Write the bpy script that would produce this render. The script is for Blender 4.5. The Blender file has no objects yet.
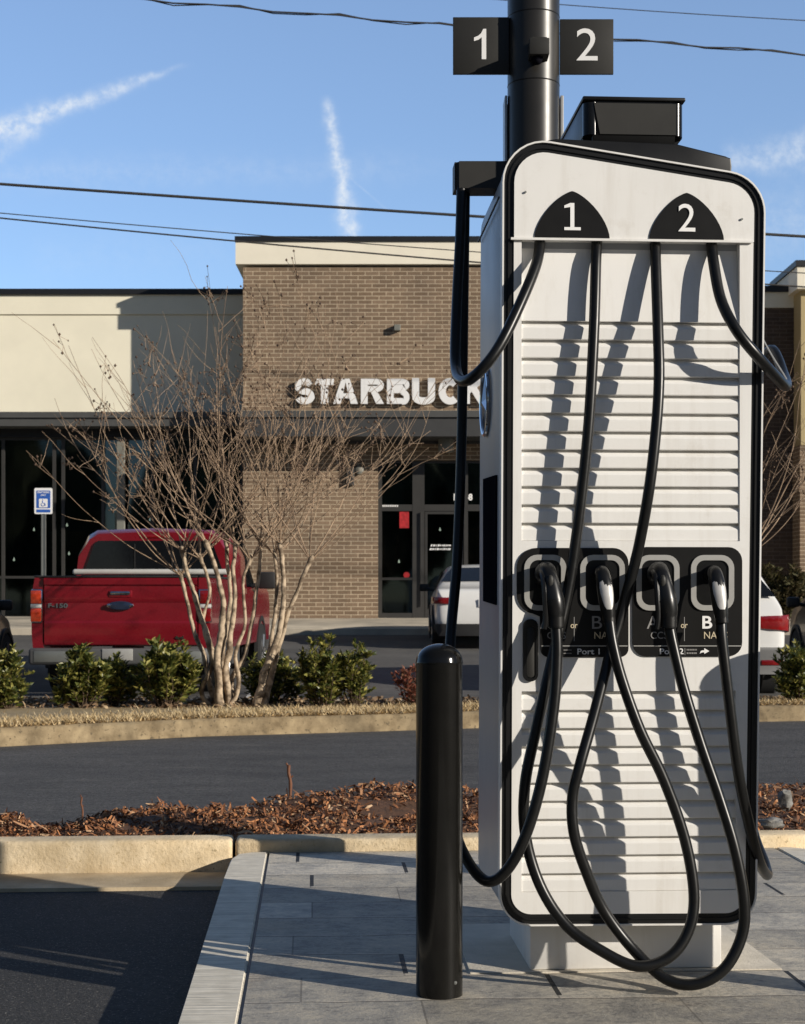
import bpy, bmesh, math, random
from mathutils import Vector, Matrix
R = math.radians
random.seed(11)
scene = bpy.context.scene
col = scene.collection
H = 1.017; F = 1565.0; CX = 402.5; HY = 600.0          # camera height, focal length in pixels, horizon row
def P(px, py, Y): return Vector(((px-CX)*Y/F, Y, H-(py-HY)*Y/F))
def X_(px, Y): return (px-CX)*Y/F
def Z_(py, Y): return H-(py-HY)*Y/F

# ---------------------------------------------------------------- materials
def newmat(name):
    m = bpy.data.materials.new(name); m.use_nodes = True
    nt = m.node_tree; nt.nodes.clear()
    o = nt.nodes.new('ShaderNodeOutputMaterial'); b = nt.nodes.new('ShaderNodeBsdfPrincipled')
    nt.links.new(b.outputs[0], o.inputs[0])
    return m, nt, b
def N(nt, t, **kw):
    n = nt.nodes.new(t)
    for k, v in kw.items():
        if k.startswith('i_'):
            n.inputs[k[2:].replace('_', ' ')].default_value = v
        else: setattr(n, k, v)
    return n
def mathn(nt, op, a, b=None, c=None):
    n = nt.nodes.new('ShaderNodeMath'); n.operation = op
    for i, v in enumerate((a, b, c)):
        if v is None: continue
        if isinstance(v, (int, float)): n.inputs[i].default_value = v
        else: nt.links.new(v, n.inputs[i])
    return n.outputs[0]
def rgba(c): return (c[0], c[1], c[2], 1)
def mixc(nt, fac, a, b, blend='MIX'):
    n = nt.nodes.new('ShaderNodeMix'); n.data_type = 'RGBA'; n.blend_type = blend
    for s, v in ((0, fac), (6, a), (7, b)):
        if isinstance(v, (int, float)): n.inputs[s].default_value = v
        elif isinstance(v, tuple): n.inputs[s].default_value = rgba(v)
        else: nt.links.new(v, n.inputs[s])
    return n.outputs[2]
def noise(nt, vec, scale, detail=4, rough=.55):
    n = nt.nodes.new('ShaderNodeTexNoise'); n.inputs['Scale'].default_value = scale
    n.inputs['Detail'].default_value = detail; n.inputs['Roughness'].default_value = rough
    if vec is not None: nt.links.new(vec, n.inputs['Vector'])
    return n.outputs['Fac']
def ramp(nt, fac, stops):
    n = nt.nodes.new('ShaderNodeValToRGB')
    e = n.color_ramp.elements
    while len(e) < len(stops): e.new(.5)
    for i, (p, c) in enumerate(stops):
        e[i].position = p; e[i].color = rgba(c) if isinstance(c, tuple) else (c, c, c, 1)
    nt.links.new(fac, n.inputs[0]); return n.outputs[0]
def bump(nt, h, b, strength=.3, dist=.01):
    n = nt.nodes.new('ShaderNodeBump'); n.inputs['Strength'].default_value = strength
    n.inputs['Distance'].default_value = dist
    nt.links.new(h, n.inputs['Height']); nt.links.new(n.outputs[0], b.inputs['Normal'])
def pos(nt): return nt.nodes.new('ShaderNodeNewGeometry').outputs['Position']
def objc(nt): return nt.nodes.new('ShaderNodeTexCoord').outputs['Object']

def simple(name, c, rough=.5, metal=0, var=.12, scale=6, bmp=0, bscale=200, coat=0, spec=.5, c2=None, lo=.35, hi=.65):
    """paint-like surface with slight tonal mottling and optional fine bump"""
    m, nt, b = newmat(name)
    v = objc(nt)
    f = noise(nt, v, scale)
    d = c2 or tuple(x*(1-var) for x in c)
    cc = ramp(nt, f, [(lo, d), (hi, c)])
    nt.links.new(cc, b.inputs['Base Color'])
    b.inputs['Metallic'].default_value = metal
    r = mathn(nt, 'MULTIPLY_ADD', noise(nt, v, scale*3), .12, rough-.06)
    nt.links.new(r, b.inputs['Roughness'])
    b.inputs['Specular IOR Level'].default_value = spec
    if coat: b.inputs['Coat Weight'].default_value = coat; b.inputs['Coat Roughness'].default_value = .06
    if bmp: bump(nt, noise(nt, v, bscale, 3), b, bmp, .003)
    return m
M = {}
M['white'] = simple('white_powder_coat', (.865, .85, .815), .42, var=.05, scale=3, bmp=.05, bscale=500)
def add_grime(m, col_, amt):
    nt = m.node_tree; b = [n for n in nt.nodes if n.type == 'BSDF_PRINCIPLED'][0]
    src = b.inputs['Base Color'].links[0].from_socket; v = objc(nt)
    mp = N(nt, 'ShaderNodeMapping'); mp.inputs['Scale'].default_value = (14, 14, 1.2); nt.links.new(v, mp.inputs[0])
    f = mathn(nt, 'MULTIPLY', ramp(nt, noise(nt, mp.outputs[0], 1.6, 6, .65), [(.5, 0.0), (.75, 1.0)]), amt)
    f2 = mathn(nt, 'MULTIPLY', ramp(nt, noise(nt, v, 9, 8, .75), [(.56, 0.0), (.7, 1.0)]), amt*.8)
    sp_ = N(nt, 'ShaderNodeSeparateXYZ'); nt.links.new(v, sp_.inputs[0])
    low = N(nt, 'ShaderNodeMapRange'); low.inputs[1].default_value = .55; low.inputs[2].default_value = 0; low.inputs[4].default_value = amt*1.1; nt.links.new(sp_.outputs[2], low.inputs[0])
    f = mathn(nt, 'MINIMUM', mathn(nt, 'ADD', mathn(nt, 'ADD', f, f2), mathn(nt, 'MULTIPLY', low.outputs[0], noise(nt, v, 6, 4))), .8)
    nt.links.new(mixc(nt, f, src, col_), b.inputs['Base Color'])
add_grime(M['white'], (.45, .39, .30), .22)
M['side'] = simple('shade_toned_side_paint', (.37, .385, .41), .38, var=.05, scale=3)  # white cabinet body; the grey-blue of its shaded side is put into the colour
M['black'] = simple('black_satin_paint', (.012, .012, .012), .38, var=.2, scale=5, spec=.3)
M['bollard'] = simple('black_gloss_paint', (.008, .0075, .0065), .16, var=.3, scale=9, spec=.3, coat=.1)
M['pole'] = simple('dark_bronze_black_pole_paint', (.026, .024, .021), .36, var=.15, scale=4)
M['plate'] = simple('charcoal_sign_paint', (.034, .033, .030), .5, var=.1, scale=8, spec=.3)
M['cable'] = simple('black_cable_rubber', (.008, .008, .0078), .33, var=.25, scale=20, spec=.35)
M['plastic'] = simple('black_moulded_plastic', (.009, .009, .009), .3, var=.2, scale=30, spec=.4)
M['panel'] = simple('black_label_panel', (.009, .0085, .008), .42, var=.1, scale=8, spec=.25)
M['silver'] = simple('satin_silver_trim', (.50, .49, .46), .4, metal=.35, var=.08, scale=20)
M['inlay'] = simple('grey_satin_inlay', (.56, .55, .53), .4, metal=.1, var=.15, scale=30)
M['chrome'] = simple('chrome', (.62, .64, .68), .12, metal=1, var=.05)
M['lettering'] = simple('white_lettering', (.93, .92, .90), .5, var=.02)
M['greytext'] = simple('grey_lettering', (.30, .29, .28), .5, var=.03)
M['tantext'] = simple('cream_lettering', (.65, .55, .38), .5, var=.03)
M['screen'] = simple('dark_display_glass', (.010, .010, .014), .3, var=.05, spec=0)
M['screen'].node_tree.nodes['Principled BSDF'].inputs['IOR'].default_value = 1.12
M['sunface'] = simple('grey_cover_plate', (.20, .20, .20), .6, var=.15, scale=12)
M['wire'] = simple('weathered_wire', (.05, .046, .042), .6)
M['glass'] = simple('dark_shop_glass', (.006, .009, .010), .04, var=.4, scale=.8, spec=.28)
M['glassblue'] = simple('sky_tinted_glass', (.050, .068, .076), .05, c2=(.010, .014, .015), scale=1.6, spec=.4)
M['frame'] = simple('dark_bronze_frame', (.045, .043, .040), .45)
M['framelight'] = simple('grey_aluminium_frame', (.22, .22, .19), .5)
M['cap'] = simple('black_parapet_metal', (.012, .013, .016), .5)
M['canopy'] = simple('charcoal_canopy_metal', (.050, .050, .050), .6)
M['fascia'] = simple('grey_fascia_metal', (.085, .085, .082), .55)
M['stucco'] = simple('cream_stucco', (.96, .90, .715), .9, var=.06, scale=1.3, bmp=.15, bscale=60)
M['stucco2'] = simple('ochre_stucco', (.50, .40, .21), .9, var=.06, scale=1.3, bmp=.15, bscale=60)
M['cornice'] = simple('pale_cream_cornice', (.95, .88, .72), .85, var=.05, scale=2)
M['redpaint'] = simple('metallic_red_car_paint', (.245, .009, .018), .28, var=.1, metal=.2, coat=.7)
M['whitepaint'] = simple('white_car_paint', (.78, .775, .75), .3, var=.02, coat=.6)
M['greypaint'] = simple('grey_beige_car_paint', (.13, .125, .11), .3, var=.05, metal=.3, coat=.6)
M['darkpaint'] = simple('dark_taupe_car_paint', (.06, .055, .05), .3, var=.05, metal=.3, coat=.6)
M['carglass'] = simple('dark_car_glass', (.008, .009, .011), .06, var=.05, spec=.5)
M['tyre'] = simple('tyre_rubber', (.012, .012, .012), .85)
M['rim'] = simple('alloy_rim', (.4, .4, .4), .3, metal=.8)
M['trim'] = simple('black_car_trim', (.016, .016, .016), .6)
M['greybumper'] = simple('grey_bumper_plastic', (.10, .10, .10), .55)
M['redlens'] = simple('red_lamp_lens', (.26, .008, .010), .12, coat=1, var=.3, scale=12)
M['amber'] = simple('orange_lamp_lens', (.75, .07, .02), .15, coat=1, var=.3, scale=14)
M['whitelens'] = simple('clear_lamp_lens', (.75, .72, .68), .15, coat=1)
M['bluesign'] = simple('blue_sign_face', (.035, .13, .50), .5)
M['galv'] = simple('galvanised_steel', (.30, .31, .29), .45, metal=.6)
M['redsign'] = simple('red_poster', (.55, .03, .035), .5, var=.4, scale=14)
M['bark'] = simple('tan_smooth_bark', (.52, .405, .28), .85, c2=(.16, .115, .075), scale=13, bmp=.6, bscale=40, lo=.40, hi=.56)
M['twig'] = simple('tan_twig_bark', (.47, .335, .22), .85, c2=(.24, .165, .11), scale=5)
M['pod'] = simple('brown_seed_pods', (.15, .095, .06), .9, c2=(.08, .05, .035), scale=30)
M['stem'] = simple('brown_stem', (.10, .065, .04), .9)
M['redstick'] = simple('rusty_red_stick', (.20, .085, .045), .85, scale=20)

def glazing(name, tint, mixv):
    m, nt, b = newmat(name); out = [n for n in nt.nodes if n.type == 'OUTPUT_MATERIAL'][0]
    t = nt.nodes.new('ShaderNodeBsdfTransparent'); t.inputs[0].default_value = rgba(tint)
    gl = nt.nodes.new('ShaderNodeBsdfGlossy'); gl.inputs['Roughness'].default_value = .03; gl.inputs[0].default_value = (.75, .85, .85, 1)
    fr = nt.nodes.new('ShaderNodeFresnel'); fr.inputs[0].default_value = 1.5
    f = mathn(nt, 'ADD', fr.outputs[0], mixv)
    ms = nt.nodes.new('ShaderNodeMixShader'); nt.links.new(f, ms.inputs[0]); nt.links.new(t.outputs[0], ms.inputs[1]); nt.links.new(gl.outputs[0], ms.inputs[2]); nt.links.new(ms.outputs[0], out.inputs[0]); nt.nodes.remove(b)
    return m
M['glass'] = glazing('tinted_shop_glass', (.48, .55, .52), .02)
M['glassblue'] = glazing('bluish_shop_glass', (.40, .48, .49), .12)
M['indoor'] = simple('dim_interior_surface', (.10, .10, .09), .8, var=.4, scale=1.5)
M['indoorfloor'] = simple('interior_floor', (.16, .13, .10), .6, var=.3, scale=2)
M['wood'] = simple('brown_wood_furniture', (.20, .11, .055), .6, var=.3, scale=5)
m, nt, b = newmat('lit_lamp'); b.inputs['Emission Color'].default_value = (1, .93, .8, 1); b.inputs['Emission Strength'].default_value = 2.2; M['lit'] = m; b.inputs['Emission Strength'].default_value = 1.4
def island_mat(name, cols, rough=.8, trans=0, sc=None):
    m, nt, b = newmat(name)
    g = nt.nodes.new('ShaderNodeNewGeometry')
    st = [(i/(len(cols)-1), c) for i, c in enumerate(cols)]
    c = ramp(nt, g.outputs['Random Per Island'], st)
    if sc:
        f = noise(nt, g.outputs['Position'], sc, 3)
        c = mixc(nt, 1.0, c, ramp(nt, f, [(.35, (.55, .55, .55)), (.65, (1.1, 1.1, 1.1))]), 'MULTIPLY')
    nt.links.new(c, b.inputs['Base Color'])
    b.inputs['Roughness'].default_value = rough
    if trans:
        t = nt.nodes.new('ShaderNodeBsdfTranslucent'); nt.links.new(c, t.inputs[0])
        ms = nt.nodes.new('ShaderNodeMixShader'); ms.inputs[0].default_value = trans
        out = [n for n in nt.nodes if n.type == 'OUTPUT_MATERIAL'][0]
        nt.links.new(b.outputs[0], ms.inputs[1]); nt.links.new(t.outputs[0], ms.inputs[2]); nt.links.new(ms.outputs[0], out.inputs[0])
    return m
M['leaf'] = island_mat('glossy_evergreen_leaf', [(.025, .042, .010), (.09, .11, .022), (.21, .21, .05), (.50, .44, .12)], .4, .3)
M['leafred'] = island_mat('reddish_leaf', [(.16, .04, .025), (.30, .10, .06), (.14, .08, .04)], .6, .2)
M['leafdull'] = island_mat('dull_olive_leaf', [(.05, .05, .018), (.10, .09, .03), (.14, .10, .05)], .7, .2)
M['mulch'] = island_mat('red_brown_mulch', [(.04, .02, .012), (.10, .042, .02), (.29, .115, .045), (.48, .21, .085), (.18, .08, .04), (.35, .15, .065), (.62, .42, .25)], .9)
M['drygrass'] = island_mat('dry_straw_grass', [(.36, .25, .12), (.68, .52, .28), (.50, .36, .19), (.78, .63, .38)], .9)
M['litter'] = island_mat('dark_leaf_litter', [(.08, .05, .03), (.24, .15, .085), (.48, .35, .21)], .95)

def ground_mat(name, c1, c2, sc, rough=.9, b_=.4, bs=120, speck=None, big=None):
    m, nt, b = newmat(name); v = pos(nt)
    c = ramp(nt, noise(nt, v, sc, 6, .6), [(.32, c1), (.68, c2)])
    if big:
        c = mixc(nt, 1.0, c, ramp(nt, noise(nt, v, big, 3), [(.35, (.72, .72, .72)), (.65, (1.15, 1.13, 1.1))]), 'MULTIPLY')
    if speck:
        s = ramp(nt, noise(nt, v, speck[0], 2, .7), [(.60, (0, 0, 0)), (.70, (1, 1, 1))])
        c = mixc(nt, s, c, speck[1])
    nt.links.new(c, b.inputs['Base Color']); b.inputs['Roughness'].default_value = rough
    bump(nt, noise(nt, v, bs, 3, .7), b, b_, .006)
    return m
M['asphalt'] = ground_mat('dark_asphalt', (.020, .020, .021), (.046, .045, .044), 45, bs=110, b_=1.0, speck=(120, (.20, .185, .165)), big=.9)
M['lot'] = ground_mat('worn_lot_asphalt', (.085, .082, .078), (.125, .12, .112), 9, big=.5)
M['curb'] = ground_mat('tan_kerb_concrete', (.60, .47, .29), (.82, .68, .47), 9, bs=45, b_=.8, speck=(60, (.44, .34, .20)), big=2)
M['curbdirty'] = ground_mat('dirty_kerb_concrete', (.17, .125, .07), (.40, .31, .185), 7, bs=60, speck=(30, (.13, .10, .06)), big=2)
M['gutter'] = ground_mat('gutter_concrete', (.46, .36, .23), (.60, .49, .33), 9, bs=90, big=3)
M['walk'] = ground_mat('pale_sidewalk_concrete', (.46, .41, .33), (.55, .49, .39), 4, big=.8)
M['soil'] = ground_mat('mulch_soil', (.07, .035, .018), (.16, .075, .035), 30, bs=60, b_=1)
M['strawsoil'] = ground_mat('straw_soil', (.30, .22, .12), (.45, .35, .20), 14, bs=60, b_=1)
M['slab'] = ground_mat('foundation_concrete', (.56, .51, .42), (.68, .62, .52), 12, bs=100)
M['rock'] = ground_mat('grey_rock', (.12, .115, .105), (.28, .27, .25), 25, bs=60, b_=1)
M['line'] = ground_mat('worn_white_line', (.45, .45, .42), (.65, .64, .6), 12)

# street asphalt with long tyre streaks
m, nt, b = newmat('street_asphalt'); v = pos(nt)
mp = N(nt, 'ShaderNodeMapping'); mp.inputs['Scale'].default_value = (.8, 2.2, 1); mp.inputs['Rotation'].default_value = (0, 0, R(-14)); nt.links.new(v, mp.inputs[0])
c = ramp(nt, noise(nt, mp.outputs[0], 1.1, 8, .72), [(.33, (.054, .055, .057)), (.66, (.105, .104, .104))])
c = mixc(nt, 1.0, c, ramp(nt, noise(nt, v, 60, 3, .7), [(.38, (.55, .55, .55)), (.62, (1.45, 1.42, 1.38))]), 'MULTIPLY')
c = mixc(nt, 1.0, c, ramp(nt, noise(nt, v, 17, 5, .8), [(.38, (.70, .70, .71)), (.62, (1.25, 1.24, 1.22))]), 'MULTIPLY')
w = N(nt, 'ShaderNodeMapping'); w.inputs['Scale'].default_value = (.9, 5, 1); w.inputs['Rotation'].default_value = (0, 0, R(-14)); nt.links.new(v, w.inputs[0])
s = ramp(nt, noise(nt, w.outputs[0], 1.4, 8, .7), [(.60, (0, 0, 0)), (.68, (.6, .6, .6))])
c = mixc(nt, s, c, (.15, .142, .125))
nt.links.new(c, b.inputs['Base Color']); b.inputs['Roughness'].default_value = .85
bump(nt, noise(nt, v, 60, 5, .8), b, 1.0, .012); M['street'] = m

# broom-finished kerb beside the pad
m, nt, b = newmat('broomed_kerb_concrete'); v = objc(nt)
mp = N(nt, 'ShaderNodeMapping'); mp.inputs['Scale'].default_value = (3, 110, 20); nt.links.new(v, mp.inputs[0])
c = ramp(nt, noise(nt, v, 18, 5), [(.3, (.62, .57, .47)), (.7, (.80, .74, .62))])
c = mixc(nt, 1.0, c, ramp(nt, noise(nt, mp.outputs[0], 1, 4), [(.3, (.75, .75, .75)), (.6, (1.1, 1.1, 1.1))]), 'MULTIPLY')
nt.links.new(c, b.inputs['Base Color']); b.inputs['Roughness'].default_value = .9
bump(nt, noise(nt, mp.outputs[0], 1, 3), b, .7, .006); M['broom'] = m

# plank-shaped stamped paving: rows, staggered dark slots at the ends, thin seams
m, nt, b = newmat('plank_stone_paving'); v = objc(nt)
sep = N(nt, 'ShaderNodeSeparateXYZ'); nt.links.new(v, sep.inputs[0])
wob = noise(nt, v, 3, 2)
yy = mathn(nt, 'ADD', mathn(nt, 'MULTIPLY_ADD', wob, .06, sep.outputs[1]), 20.07)
rowf = mathn(nt, 'DIVIDE', yy, .262); row = mathn(nt, 'FLOOR', rowf); fy = mathn(nt, 'FRACT', rowf)
wn = N(nt, 'ShaderNodeTexWhiteNoise', noise_dimensions='1D'); nt.links.new(row, wn.inputs['W'])
alt = mathn(nt, 'MULTIPLY', mathn(nt, 'MODULO', row, 2), .5)
off = mathn(nt, 'MULTIPLY_ADD', wn.outputs[0], .22, alt)
xf = mathn(nt, 'ADD', mathn(nt, 'DIVIDE', mathn(nt, 'ADD', sep.outputs[0], 20.60), .66), off)
colr = mathn(nt, 'FLOOR', xf); fx = mathn(nt, 'FRACT', xf)
cid = N(nt, 'ShaderNodeCombineXYZ'); nt.links.new(row, cid.inputs[0]); nt.links.new(colr, cid.inputs[1])
wn2 = N(nt, 'ShaderNodeTexWhiteNoise', noise_dimensions='2D'); nt.links.new(cid.outputs[0], wn2.inputs['Vector'])
tone = ramp(nt, wn2.outputs[0], [(0, (.33, .305, .26)), (.5, (.46, .425, .36)), (1, (.60, .555, .475))])
mp = N(nt, 'ShaderNodeMapping'); mp.inputs['Scale'].default_value = (4.5, 9, 1); nt.links.new(v, mp.inputs[0])
grain = mathn(nt, 'MULTIPLY_ADD', noise(nt, v, 55, 4, .7), .35, mathn(nt, 'MULTIPLY_ADD', noise(nt, v, 7, 6, .7), .35, mathn(nt, 'MULTIPLY', noise(nt, mp.outputs[0], 2.6, 8, .72), .34)))
c = mixc(nt, 1.0, tone, ramp(nt, grain, [(.40, (.50, .51, .54)), (.50, (.92, .92, .92)), (.64, (1.30, 1.26, 1.18))]), 'MULTIPLY')
c = mixc(nt, mathn(nt, 'MULTIPLY', ramp(nt, noise(nt, v, 2.3, 3), [(.6, 0.0), (.75, 1.0)]), .3), c, (.48, .34, .20))
seam = mathn(nt, 'LESS_THAN', fy, mathn(nt, 'MULTIPLY_ADD', noise(nt, v, 12, 2), .05, -.004))
c = mixc(nt, mathn(nt, 'MULTIPLY', seam, .85), c, (.60, .54, .44))
line = mathn(nt, 'GREATER_THAN', fy, mathn(nt, 'MULTIPLY_ADD', noise(nt, v, 9, 3), .05, .935))
c = mixc(nt, mathn(nt, 'MULTIPLY', line, .7), c, (.14, .125, .105))
slotw = mathn(nt, 'LESS_THAN', fx, .021)
slotin = mathn(nt, 'GREATER_THAN', mathn(nt, 'FRACT', mathn(nt, 'ADD', fy, .02)), .12)
slotex = mathn(nt, 'GREATER_THAN', wn2.outputs[0], .30)
slot = mathn(nt, 'MULTIPLY', mathn(nt, 'MULTIPLY', slotw, slotin), slotex)
thin = mathn(nt, 'LESS_THAN', fx, .008)
c = mixc(nt, mathn(nt, 'MULTIPLY', thin, .65), c, (.14, .125, .105))
blot = ramp(nt, noise(nt, v, 4.2, 7, .75), [(.38, (.72, .73, .76)), (.5, (1, 1, 1)), (.62, (1.16, 1.13, 1.08))])
c = mixc(nt, 1.0, c, blot, 'MULTIPLY')
fleck = ramp(nt, noise(nt, v, 95, 2, .6), [(.64, 0.0), (.70, 1.0)])
c = mixc(nt, mathn(nt, 'MULTIPLY', fleck, .35), c, (.75, .72, .66))
c = mixc(nt, slot, c, (.018, .018, .018))
nt.links.new(c, b.inputs['Base Color']); b.inputs['Roughness'].default_value = .68
hh = mathn(nt, 'SUBTRACT', mathn(nt, 'MULTIPLY', grain, .6), mathn(nt, 'ADD', mathn(nt, 'MULTIPLY', seam, .5), slot))
bump(nt, hh, b, .9, .014); M['paver'] = m

def brick_mat(name, ca, cb, mortar, bw=.30, bh=.0875):
    m, nt, b = newmat(name)
    g = nt.nodes.new('ShaderNodeNewGeometry')
    sp = N(nt, 'ShaderNodeSeparateXYZ'); nt.links.new(g.outputs['Position'], sp.inputs[0])
    ux = mathn(nt, 'ADD', sp.outputs[0], sp.outputs[1])
    cb_ = N(nt, 'ShaderNodeCombineXYZ'); nt.links.new(ux, cb_.inputs[0]); nt.links.new(sp.outputs[2], cb_.inputs[1])
    t = N(nt, 'ShaderNodeTexBrick'); nt.links.new(cb_.outputs[0], t.inputs['Vector'])
    t.inputs['Scale'].default_value = 1; t.inputs['Brick Width'].default_value = bw; t.inputs['Row Height'].default_value = bh
    t.inputs['Mortar Size'].default_value = .0095; t.inputs['Mortar Smooth'].default_value = .3; t.inputs['Bias'].default_value = -.1
    t.inputs['Color1'].default_value = rgba(ca); t.inputs['Color2'].default_value = rgba(cb); t.inputs['Mortar'].default_value = rgba(mortar)
    c = mixc(nt, 1.0, t.outputs['Color'], ramp(nt, noise(nt, g.outputs['Position'], 1.2, 5, .65), [(.3, (.82, .82, .84)), (.7, (1.12, 1.1, 1.08))]), 'MULTIPLY')
    c = mixc(nt, 1.0, c, ramp(nt, noise(nt, g.outputs['Position'], 14, 3, .7), [(.3, (.85, .85, .85)), (.7, (1.12, 1.12, 1.12))]), 'MULTIPLY')
    nt.links.new(c, b.inputs['Base Color']); b.inputs['Roughness'].default_value = .9
    inv = mathn(nt, 'SUBTRACT', 1, t.outputs['Fac']); bump(nt, inv, b, .6, .01)
    return m
M['brick'] = brick_mat('tan_brown_brick', (.200, .138, .088), (.275, .195, .128), (.56, .455, .32))
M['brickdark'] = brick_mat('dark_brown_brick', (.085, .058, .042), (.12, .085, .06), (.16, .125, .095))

# ---------------------------------------------------------------- mesh helpers
def tag(o, label=None, cat=None, group=None, kind=None):
    if label: o['label'] = label
    if cat: o['category'] = cat
    if group: o['group'] = group
    if kind: o['kind'] = kind
    return o
def thing(name, label, cat, loc=(0, 0, 0), rz=0, group=None):
    o = bpy.data.objects.new(name, None); o.empty_display_size = .2; col.objects.link(o)
    o.location = loc; o.rotation_euler = (0, 0, rz)
    return tag(o, label, cat, group)
def obj(name, bm, mat, parent=None, ang=35, smooth=True):
    me = bpy.data.meshes.new(name)
    bmesh.ops.recalc_face_normals(bm, faces=bm.faces[:])
    bm.to_mesh(me); bm.free()
    if smooth and len(me.polygons):
        me.polygons.foreach_set('use_smooth', [True]*len(me.polygons)); me.set_sharp_from_angle(angle=R(ang))
    o = bpy.data.objects.new(name, me); col.objects.link(o)
    for mm in (mat if isinstance(mat, (list, tuple)) else [mat]): me.materials.append(mm)
    if parent: o.parent = parent
    return o
def struct(name, bm, mat, **k):
    o = obj(name, bm, mat, **k); o['kind'] = 'structure'; return o
def new(): return bmesh.new()
def box(bm, x0, x1, y0, y1, z0, z1, bev=0, seg=2):
    vs = [bm.verts.new((x, y, z)) for x in (x0, x1) for y in (y0, y1) for z in (z0, z1)]
    fs = [bm.faces.new([vs[i] for i in f]) for f in ((0, 1, 3, 2), (4, 6, 7, 5), (0, 4, 5, 1), (2, 3, 7, 6), (0, 2, 6, 4), (1, 5, 7, 3))]
    if bev:
        es = list({e for f in fs for e in f.edges})
        bmesh.ops.bevel(bm, geom=es, offset=bev, segments=seg, affect='EDGES', profile=.5)
    return bm
def prism(bm, pts, a0, a1, axis='y', bev=0, seg=2):
    """pts 2D polygon extruded along axis. y: pts=(x,z); x: pts=(y,z); z: pts=(x,y)"""
    def mk(p, a):
        return {'y': (p[0], a, p[1]), 'x': (a, p[0], p[1]), 'z': (p[0], p[1], a)}[axis]
    A = [bm.verts.new(mk(p, a0)) for p in pts]; B = [bm.verts.new(mk(p, a1)) for p in pts]
    f0 = bm.faces.new(A); f1 = bm.faces.new(B[::-1]); n = len(pts)
    for i in range(n): bm.faces.new((A[i], A[(i+1) % n], B[(i+1) % n], B[i]))
    if bev: bmesh.ops.bevel(bm, geom=list(f0.edges), offset=bev, segments=seg, affect='EDGES', profile=.5)
    return bm
def ring(bm, outer, inner, a0, a1):
    n = len(outer)
    V = [[bm.verts.new((p[0], a, p[1])) for p in L] for a in (a0, a1) for L in (outer, inner)]
    for i in range(n):
        j = (i+1) % n
        bm.faces.new((V[0][i], V[0][j], V[1][j], V[1][i])); bm.faces.new((V[2][i], V[3][i], V[3][j], V[2][j]))
        bm.faces.new((V[0][i], V[2][i], V[2][j], V[0][j])); bm.faces.new((V[1][i], V[1][j], V[3][j], V[3][i]))
    return bm
def rounded(corners, inset=0, seg=8):
    """corners [(x,z,r)] of a convex polygon given counter-clockwise; parallel inset keeps the vertex count"""
    n = len(corners); out = []; L = []
    for i in range(n):
        p = Vector(corners[i][:2]); q = Vector(corners[(i+1) % n][:2]); d = (q-p).normalized()
        nrm = Vector((-d.y, d.x)); L.append((p+nrm*inset, d))
    for i in range(n):
        p1, d1 = L[i-1]; p2, d2 = L[i]
        cr = d1.x*d2.y-d1.y*d2.x
        t = ((p2-p1).x*d2.y-(p2-p1).y*d2.x)/cr
        c = p1+d1*t; r = max(corners[i][2]-inset, .0005)
        phi = math.acos(max(-1, min(1, d1.dot(d2)))); tl = r*math.tan(phi/2)
        s = c-d1*tl; nn = Vector((-d1.y, d1.x)); o = s+nn*r
        a0 = math.atan2(-nn.y, -nn.x)
        for k in range(seg+1):
            a = a0+phi*k/seg; out.append((o.x+r*math.cos(a), o.y+r*math.sin(a)))
    return out
def rrect(x0, x1, z0, z1, r, seg=6): return rounded([(x0, z0, r), (x1, z0, r), (x1, z1, r), (x0, z1, r)], 0, seg)
def clip(poly, axis, val, keep_gt):
    out = []; n = len(poly)
    for i in range(n):
        a, b = poly[i], poly[(i+1) % n]
        ia = (a[axis] > val) == keep_gt; ib = (b[axis] > val) == keep_gt
        if ia: out.append(a)
        if ia != ib:
            t = (val-a[axis])/(b[axis]-a[axis]); out.append(tuple(a[k]+(b[k]-a[k])*t for k in (0, 1)))
    return out
def cat(pts, n=6):
    """Catmull-Rom through points (tuples of any length)"""
    P_ = [pts[0]]+list(pts)+[pts[-1]]; out = []
    for i in range(1, len(P_)-2):
        p0, p1, p2, p3 = P_[i-1:i+3]
        for k in range(n):
            t = k/n
            out.append(tuple(.5*(2*b+(-a+c)*t+(2*a-5*b+4*c-d)*t*t+(-a+3*b-3*c+d)*t**3) for a, b, c, d in zip(p0, p1, p2, p3)))
    out.append(tuple(pts[-1])); return out
def tube(bm, pts, rad, sides=10, caps=True, flat=None):
    pts = [Vector(p[:3]) for p in pts]; n = len(pts)
    if isinstance(rad, (int, float)): rad = [rad]*n
    T = [(pts[min(i+1, n-1)]-pts[max(i-1, 0)]).normalized() for i in range(n)]
    u = T[0].cross(Vector((0, 1, 0)));
    if u.length < .05: u = T[0].cross(Vector((1, 0, 0)))
    u.normalize(); prev = None
    for i in range(n):
        u = (u-T[i]*u.dot(T[i])).normalized(); w = T[i].cross(u)
        rr = []
        for k in range(sides):
            a = 2*math.pi*k/sides
            e = flat[i] if flat else 1
            rr.append(bm.verts.new(pts[i]+u*(rad[i]*math.cos(a)*e)+w*(rad[i]*math.sin(a))))
        if prev:
            for k in range(sides): bm.faces.new((prev[k], prev[(k+1) % sides], rr[(k+1) % sides], rr[k]))
        elif caps: bm.faces.new(rr[::-1])
        prev = rr
    if caps: bm.faces.new(prev)
    return bm
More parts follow.
